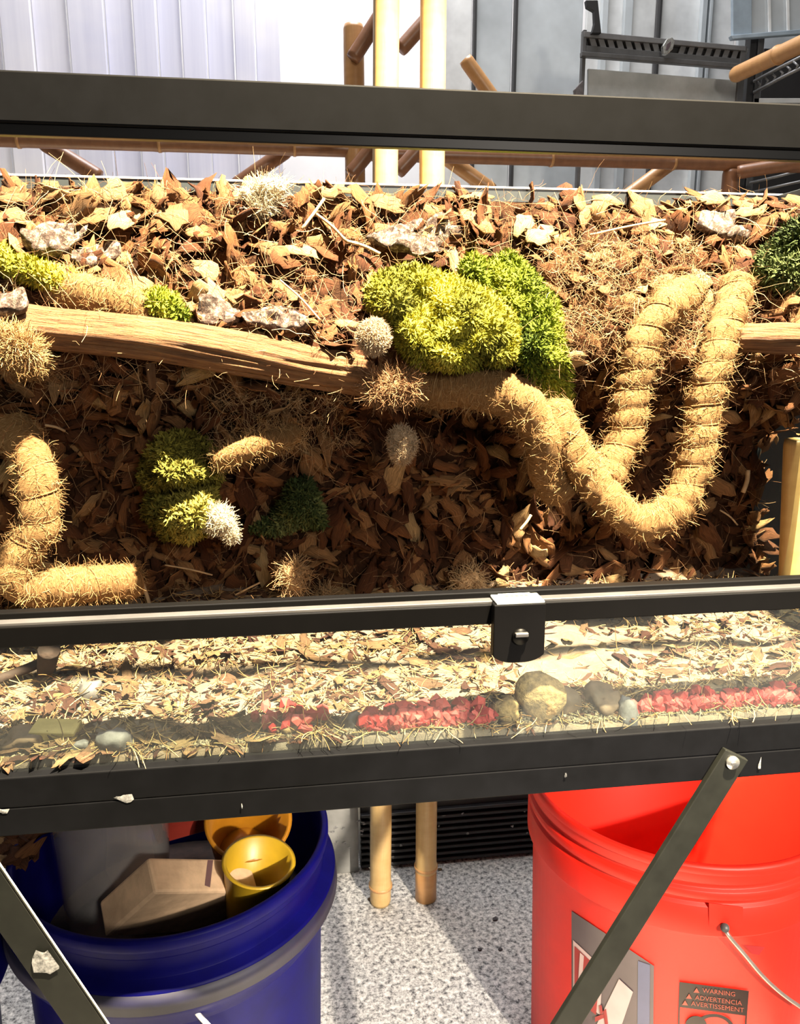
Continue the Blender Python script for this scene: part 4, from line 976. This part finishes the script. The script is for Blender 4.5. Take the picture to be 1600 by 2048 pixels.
prism('bracket', [(1172, 0), (1196, 0), (1199, 30), (1203, 66), (1184, 66), (1189, 46), (1188, 22), (1174, 14)], 0.985, 0.010, 'seam_black', LB)
prism('gusset', [(1152, 192), (1150, 178), (1166, 160), (1168, 192)], 0.99, 0.012, 'stone_grey', LB)
# shiny tray seen through the gap
DR = thing('dark_rack', 'black wire shelf rack with dark interior at the right edge', 'rack', (Q(1560, 200, 1.05)[0], 1.05, 0.0))
for xa, xb, m_ in ((1495, 1508, 'seam_black'), (1511, 1523, 'louvre_dark')):
    pa, pb = Q(xa, 90, 1.04), Q(xb, 90, 1.04); box('post', (pa[0], 1.03, 0.0), (pb[0], 1.05, 1.75), m_, DR, 0.001)
pa, pb = Q(1524, 150, 1.12), Q(1720, 150, 1.12); box('dark_back', (pa[0], 1.12, 0.0), (pb[0], 1.13, pa[2]+0.05), 'rubber_black', DR, 0.001)
for e, (dy) in enumerate((0, 22)):
    tube('rail', [Q(1508, 163+dy, 1.02), Q(1560, 135+dy, 0.96), Q(1640, 95+dy, 0.88)], 0.0030, 'louvre_rib', DR, 8)
for i in range(7):
    x = 1512+i*15; y = 161-i*7.6; tube('wire', [Q(x, y, 1.02-i*0.018), Q(x+9, y+8, 1.02-i*0.018-0.01), Q(x+3, y+20, 1.02-i*0.018)], 0.0022, 'louvre_rib', DR, 6)
prism('shelf', [(1508, 196), (1700, 196), (1700, 206), (1508, 206)], 1.03, 0.05, 'steel_light', DR)
for y0, y1 in ((352, 338), (372, 362)): tube('rail', [Q(1500, y0+14, 1.0), Q(1560, y0, 0.95), Q(1660, y1-12, 0.88)], 0.0028, 'louvre_rib', DR, 8)
BB = thing('hanging_glass_box', 'blue grey glass box hanging at the upper right corner', 'glass box', tuple(Q(1530, 70, 1.0)))
prism('front_panel', [(1463, -420), (1502, -420), (1504, 70), (1466, 74)], 1.00, 0.008, 'blue_grey', BB)
prism('side_panel', [(1502, -420), (1700, -420), (1700, 55), (1504, 70)], 1.005, 0.008, 'steel_panel', BB)
prism('bottom_edge', [(1463, 70), (1700, 50), (1700, 60), (1466, 78)], 0.995, 0.012, 'blue_grey', BB)
for x in (1535, 1572): prism('stripe', [(x-8, -420), (x-2, -420), (x+8, 64), (x+3, 64)], 1.0, 0.004, 'steel_light', BB, 0.0004)
# ribbed black base and grey board on the floor behind
RB = thing('ribbed_base', 'black ribbed plastic base on the floor behind the bamboo poles', 'base', (0.45, 0.68, 0.0))
x0 = G(722, 1740, 0.0)[0]
box('base_block', (x0, 0.622, 0.0), (1.0, 0.76, 0.30), 'rubber_black', RB, 0.002)
for i in range(9): box('rib', (x0, 0.6135, 0.006+i*0.0115), (1.0, 0.6225, 0.0115+i*0.0115), 'rubber_black', RB, 0.0012)
gb = thing('grey_board', 'scuffed grey board leaning behind the blue bucket', 'board', (-0.05, 0.62, 0.0))
box('board', (-0.30, 0.612, 0.0), (x0-0.004, 0.630, 0.145), 'grey_panel', gb, 0.002)
box('board_edge', (-0.30, 0.606, 0.145), (x0-0.004, 0.634, 0.151), 'steel_light', gb, 0.001)
r = np.random.default_rng(77)
for i in range(16):
    x, y = r.uniform(660, 740), r.uniform(1630, 1700); chipmark(x, y, r.uniform(2, 7), r.uniform(2, 4), 0.6115, gb)
for i in range(12):
    x, y = r.uniform(790, 1100), r.uniform(1620, 1725); chipmark(x, y, r.uniform(2, 5), r.uniform(2, 4), 0.6128, RB)
# crumbs on the floor
for i, (x, y, w) in enumerate(((990, 1840, 6), (1078, 1938, 9), (740, 1800, 6), (880, 1740, 5), (1105, 1795, 4), (1000, 1900, 5), (960, 1900, 5))):
    c = G(x, y, 0.0); s = np.linalg.norm(c-CAM)/FPX*w
    o = place('soil_crumb', pebble_mesh('soil_crumb', i, 'stone_dark' if i != 2 and i != 3 else 'stone_tan', 0.5), None, Matrix.Translation((c[0], c[1], s*0.35)) @ Matrix.Diagonal((s*2, s*1.5, s*1.4, 1)))
    tag(o, 'pale crumb on the floor beside a bamboo pole foot' if i in (2, 3) else 'tiny dark soil crumb on the speckled floor between the buckets', 'crumb', 'pale crumbs on the floor' if i in (2, 3) else 'dark crumbs on the floor')

# ================================================================== BUCKETS
def bucket_profile(R, H, style):
    r0 = R*0.90; rz = lambda z: r0+(R*0.955-r0)*z/H
    o = [(0.0, 0.0), (r0-0.004, 0.0), (r0, 0.004)]
    if style == 'flange':      # one wide collar
        o += [(rz(H-0.095), H-0.095), (rz(H)+0.004, H-0.086), (rz(H)+0.0135, H-0.070), (rz(H)+0.0150, H-0.066), (rz(H)+0.0135, H-0.046), (rz(H)+0.012, H-0.044), (rz(H)+0.001, H-0.041),
              (rz(H)+0.001, H-0.022), (rz(H)+0.0025, H-0.020), (rz(H)+0.0025, H-0.014), (R-0.001, H-0.012)]
    else:                      # grooved neck over a plain skirt
        o += [(rz(H-0.082), H-0.082), (rz(H)+0.0035, H-0.080), (rz(H)+0.0050, H-0.078), (rz(H)+0.0050, H-0.046), (rz(H)+0.0015, H-0.044), (rz(H)+0.0015, H-0.039),
              (rz(H)+0.0055, H-0.0375), (rz(H)+0.0055, H-0.029), (rz(H)+0.0015, H-0.0275), (rz(H)+0.0015, H-0.022), (rz(H)+0.0050, H-0.0205), (rz(H)+0.0050, H-0.0105), (R-0.0025, H-0.0095)]
    o += [(R, H-0.009), (R, H-0.002), (R-0.002, H), (R-0.006, H), (R-0.0085, H-0.004)]
    out = []                   # doubled corners keep the steps crisp under smooth shading
    for p, q in zip(o, o[1:]):
        d = np.hypot(q[0]-p[0], q[1]-p[1]); e = min(0.0004, d*0.2)/d
        out += [(p[0]+(q[0]-p[0])*e, p[1]+(q[1]-p[1])*e), (q[0]-(q[0]-p[0])*e, q[1]-(q[1]-p[1])*e)]
    return [(0.0, 0.0)]+out+[(r0-0.004, 0.006), (0.0, 0.006)]
def bucket(cx, cy, R, H, mat, label, style='flange'):
    root = thing('bucket', label, 'bucket', (cx, cy, 0.0))
    pr = bucket_profile(R, H, style); lathe('body', [p for p in pr if p[0] > 0], (cx, cy, 0.0), mat, root, 96)
    lathe('bucket_bottom', [(0.002, 0.0005), (R*0.90-0.003, 0.0005), (R*0.90-0.003, 0.0055), (0.002, 0.0055)], (cx, cy, 0.0), mat, root, 64, True)
    return root
BX, BY, BR, BH = -0.128, 0.203, 0.158, 0.372
blue = bucket(BX, BY, BR, BH, 'blue_plastic', 'dark blue plastic bucket full of scraps under the terrarium')
RX, RY, RR, RH = 0.438, 0.236, 0.172, 0.372
red = bucket(RX, RY, RR, RH, 'red_plastic', 'bright orange red plastic bucket with stickers under the right of the terrarium', 'grooved')
b3 = bucket(-0.438, 0.135, 0.148, 0.345, 'blue_plastic', 'second dark blue bucket cut off at the lower left corner')
lathe('scuffed_band', [(BR*0.955+0.0139, BH-0.0465), (BR*0.955+0.0155, BH-0.0655), (BR*0.955+0.0145, BH-0.0655), (BR*0.955+0.0129, BH-0.0465)], (BX, BY, 0), 'blue_grey_band', blue, 96, True)
# points on a bucket's side from pixels
def oncone(px, py, cx, cy, R, H, off):
    r0 = R*0.90; d = ray(px, py); best = None
    t = 0.2
    for _ in range(4000):
        P = CAM+d*t; rr = math.hypot(P[0]-cx, P[1]-cy); rad = r0+(R*0.955-r0)*P[2]/H+off
        if rr <= rad: break
        t += max(0.0004, (rr-rad)*0.5)
    return P
def patch(name, quad, mat, parent, bk, off, n=10):
    (a, b, c, d) = [np.array(q, float) for q in quad]; V = []
    for i in range(n+1):
        for j in range(n+1):
            u, v = i/n, j/n; p = (a*(1-u)+b*u)*(1-v)+(d*(1-u)+c*u)*v; V.append(oncone(p[0], p[1], *bk, off))
    F = [(i*(n+1)+j, i*(n+1)+j+1, (i+1)*(n+1)+j+1, (i+1)*(n+1)+j) for i in range(n) for j in range(n)]
    return place(name, mesh(name, V, F, mat), parent)
RK = (RX, RY, RR, RH)
lab = patch('brand_label', [(1143, 1822), (1308, 1932), (1306, 2160), (1143, 2060)], 'grey_label', red, RK, 0.0008, 14)
patch('label_edge', [(1276, 1922), (1300, 1930), (1298, 2160), (1274, 2150)], 'blue_label_edge', lab, RK, 0.0014)
patch('label_picture', [(1146, 1880), (1206, 1936), (1200, 2030), (1146, 1990)], 'pink_white', lab, RK, 0.0014)
patch('label_picture_red', [(1149, 1892), (1200, 1940), (1192, 2030), (1149, 1996)], 'label_red', lab, RK, 0.0018)
for q in ([(1160, 1905), (1168, 1912), (1162, 1985), (1155, 1980)], [(1176, 1935), (1184, 1942), (1176, 2000), (1169, 1995)]):
    patch('label_stroke', q, 'pink_white', lab, RK, 0.0022, 4)
patch('white_sash', [(1238, 1958), (1266, 1984), (1240, 2060), (1188, 2060)], 'pink_white', lab, RK, 0.0018)
for q in ([(1206, 2022), (1212, 2018), (1216, 2048), (1210, 2050)], [(1190, 2034), (1212, 2026), (1212, 2034), (1190, 2044)], [(1198, 2012), (1203, 2010), (1206, 2026), (1201, 2030)]):
    patch('sash_letter', q, 'label_red', lab, RK, 0.0024, 4)
def text_patch(txt, x0, y0, x1, y1, h, parent, bk, off, mat):
    cu = bpy.data.curves.new('sticker_text', 'FONT'); cu.body = txt; cu.size = 1.0; cu.resolution_u = 2
    to = bpy.data.objects.new('sticker_text', cu); COL.objects.link(to)
    bpy.context.view_layer.update(); dg = bpy.context.evaluated_depsgraph_get(); ev = to.evaluated_get(dg); me = ev.to_mesh()
    V = np.array([v.co[:] for v in me.vertices]); F = [tuple(p.vertices) for p in me.polygons]; ev.to_mesh_clear()
    bpy.data.objects.remove(to); w = V[:, 0].max(); out = []
    for v in V:
        u = v[0]/w; x = x0+(x1-x0)*u; y = y0+(y1-y0)*u-v[1]/0.7*h; out.append(oncone(x, y, *bk, off))
    return place('sticker_text', mesh('sticker_text', out, F, mat, smooth=False), parent)
wl = patch('warning_sticker', [(1359, 1964), (1498, 1982), (1494, 2032), (1357, 2014)], 'sticker_black', red, RK, 0.0010)
for txt, x0, y0, x1, y1 in (('WARNING', 1405, 1985, 1470, 1993), ('ADVERTENCIA', 1390, 1999, 1484, 2011), ('AVERTISSEMENT', 1382, 2011, 1488, 2025)):
    text_patch(txt, x0, y0, x1, y1, 9, wl, RK, 0.0016, 'sticker_text')
for x, y in ((1393, 1985), (1378, 1997), (1370, 2010)):
    patch('warning_triangle', [(x, y-9), (x+0.5, y-9), (x+6, y+1), (x-6, y)], 'sticker_text', wl, RK, 0.0016, 2)
for q in ([(1357, 2014), (1360, 2014), (1357, 2120), (1354, 2120)], [(1491, 2032), (1494, 2032), (1490, 2130), (1487, 2130)]): patch('sticker_border', q, 'sticker_black', wl, RK, 0.0010, 6)
def blob(name, cx, cy, rx, ry, mat, off, a0=0, a1=6.28, inner=0.0):
    t = np.linspace(a0, a1, 25); V = [oncone(cx+rx*math.cos(q)*s, cy+ry*math.sin(q)*s, *RK, off) for s in (inner, 1.0) for q in t]
    F = [(i, i+1, 26+i, 25+i) for i in range(24)]; return place(name, mesh(name, V, F, mat), wl)
blob('pictogram_head', 1392, 2052, 22, 20, 'sticker_black', 0.0012, inner=0.02)
blob('pictogram_arc', 1428, 2062, 42, 34, 'sticker_black', 0.0012, math.pi, 2*math.pi, 0.82)
# bucket ears and wire handles
def ear(parent, bk, quad): return patch('handle_ear', quad, 'red_plastic', parent, bk, 0.0075, 6)
ear_q = [(1418, 1806), (1486, 1814), (1484, 1862), (1418, 1850)]
ear(red, RK, ear_q)
wp = [oncone(x, y, *RK, o) for x, y, o in ((1450, 1856, 0.006), (1458, 1872, 0.012), (1490, 1910, 0.012), (1520, 1946, 0.012), (1548, 1974, 0.012), (1575, 1996, 0.012), (1604, 2016, 0.012))]
tube('wire_handle', catmull(wp, 8), 0.0020, 'wire', red, 10)
tube('handle_hole', [oncone(1450, 1854, *RK, 0.004), oncone(1450, 1856, *RK, 0.0125)], 0.0042, 'dark_ink', red, 12)
ng = oncone(1508, 1898, *RK, 0.002); patch('handle_gusset', [(1488, 1890), (1530, 1894), (1518, 1910), (1505, 1908)], 'label_red', red, RK, 0.004, 4)
BK = (BX, BY, BR, BH)
wp = [oncone(x, y, *BK, o) for x, y, o in ((386, 2014, 0.004), (396, 2028, 0.010), (412, 2046, 0.012), (440, 2075, 0.012), (480, 2110, 0.012))]
tube('wire_handle', catmull(wp, 8), 0.0022, 'white_plastic', blue, 10)

# scraps in the blue bucket
R3 = Euler((-0.945, 0.499, 0.677), 'XYZ').to_matrix()
wb = box('wood_offcut', (0, 0, 0), (0.127, 0.077, 0.034), 'cut_wood', None, 0.003)
wb.location = (-0.1294, 0.0920, 0.3842); wb.rotation_euler = R3.to_euler()
tag(wb, 'pale sawn wood offcut on top of the scraps in the blue bucket', 'wood offcut')
pm = place('pencil_mark', mesh('pencil_mark', [(0.070, -0.0003, 0.032), (0.077, -0.0003, 0.032), (0.064, -0.0003, 0.004), (0.058, -0.0003, 0.006)], [(0, 1, 2, 3)], 'pencil'), wb)
def cup(c, r, h, rot, mat, label, name='plastic_cup', wall=0.0025):
    pr = [(r*0.72, 0), (r*0.75, 0.001), (r, h-0.002), (r+0.002, h), (r-wall, h), (r*0.72-wall, 0.003)]
    root = thing(name, label, 'cup', c)
    o = lathe('cup_wall', pr, (0, 0, 0), mat, root, 48); o2 = lathe('cup_bottom', [(0.001, 0.0), (r*0.72, 0.0), (r*0.72, 0.003), (0.001, 0.003)], (0, 0, 0), mat, root, 48, True)
    root.rotation_euler = rot
    for q in (o, o2): q.matrix_parent_inverse = Matrix.Identity(4)
    return root
cup((-0.050, 0.158, 0.290), 0.034, 0.080, (0.15, 0.12, 0), 'yellow_plastic', 'yellow plastic cup right of the wood offcut in the blue bucket')
cup((-0.062, 0.258, 0.300), 0.044, 0.085, (0.55, 0.12, 0), 'orange_plastic', 'orange plastic cup behind the yellow cup in the blue bucket')
rb = box('red_box', (-0.042, -0.03, -0.03), (0.030, 0.03, 0.03), 'dark_red', None, 0.004); rb.location = (-0.118, 0.265, 0.372); rb.rotation_euler = (0.5, 0.1, 0.5)
tag(rb, 'dark red plastic box at the back of the blue bucket', 'box')
# clear tub
ct = thing('clear_tub', 'cloudy clear plastic tub standing at the left in the blue bucket', 'tub', (-0.195, 0.20, 0.25))
lathe('tub_wall', [(0.050, 0.0), (0.062, 0.20), (0.064, 0.202), (0.0605, 0.202), (0.0485, 0.003)], (-0.190, 0.205, 0.270), 'clear_plastic', ct, 40)
lathe('tub_bottom', [(0.002, 0.0), (0.049, 0.0), (0.049, 0.003), (0.002, 0.003)], (-0.190, 0.205, 0.270), 'clear_plastic', ct, 40, True)
tube('tub_rim', [(-0.190+0.063*math.cos(q), 0.205+0.063*math.sin(q), 0.472) for q in np.linspace(0, 6.2, 40)], 0.0022, 'clear_plastic', ct, 6)
fl = lathe('scrap_soil', [(0.001, 0.0), (0.135, 0.0), (0.136, 0.012), (0.06, 0.03), (0.001, 0.034)], (BX, BY, 0.255), 'dark_bark', None, 48)
tag(fl, 'dark soil and bark scraps filling the blue bucket', 'soil')
# debris by the lower left bucket
r = np.random.default_rng(91)
pxs = np.stack([r.uniform(-20, 60, 14), r.uniform(1650, 1720, 14)], -1)
hb = [mesh('bark_scrap', V, F, 'husk', uv) for V, F, uv in CHIPS]
for i, (x, y) in enumerate(pxs):
    p = G(x, y, 0.372); Rm = rot_frames(np.array([[0, -0.5, 1.0]]), r.uniform(0, 6.28, 1), r.normal(size=(1, 3))*0.4)[0]
    o = place('bark_scrap', hb[i % 8], None, chip_matrix(p, Rm, r.uniform(0.02, 0.045), r.uniform(0.012, 0.022)))
    tag(o, 'brown bark scrap heaped on the second blue bucket at the lower left', 'bark scrap', 'bark scraps on the left bucket')
so = lathe('scrap_heap', [(0.001, 0.0), (0.13, 0.0), (0.132, 0.02), (0.07, 0.045), (0.001, 0.052)], (-0.438, 0.135, 0.32), 'dark_bark', None, 48)
tag(so, 'dark soil heap filling the second blue bucket at lower left', 'soil')
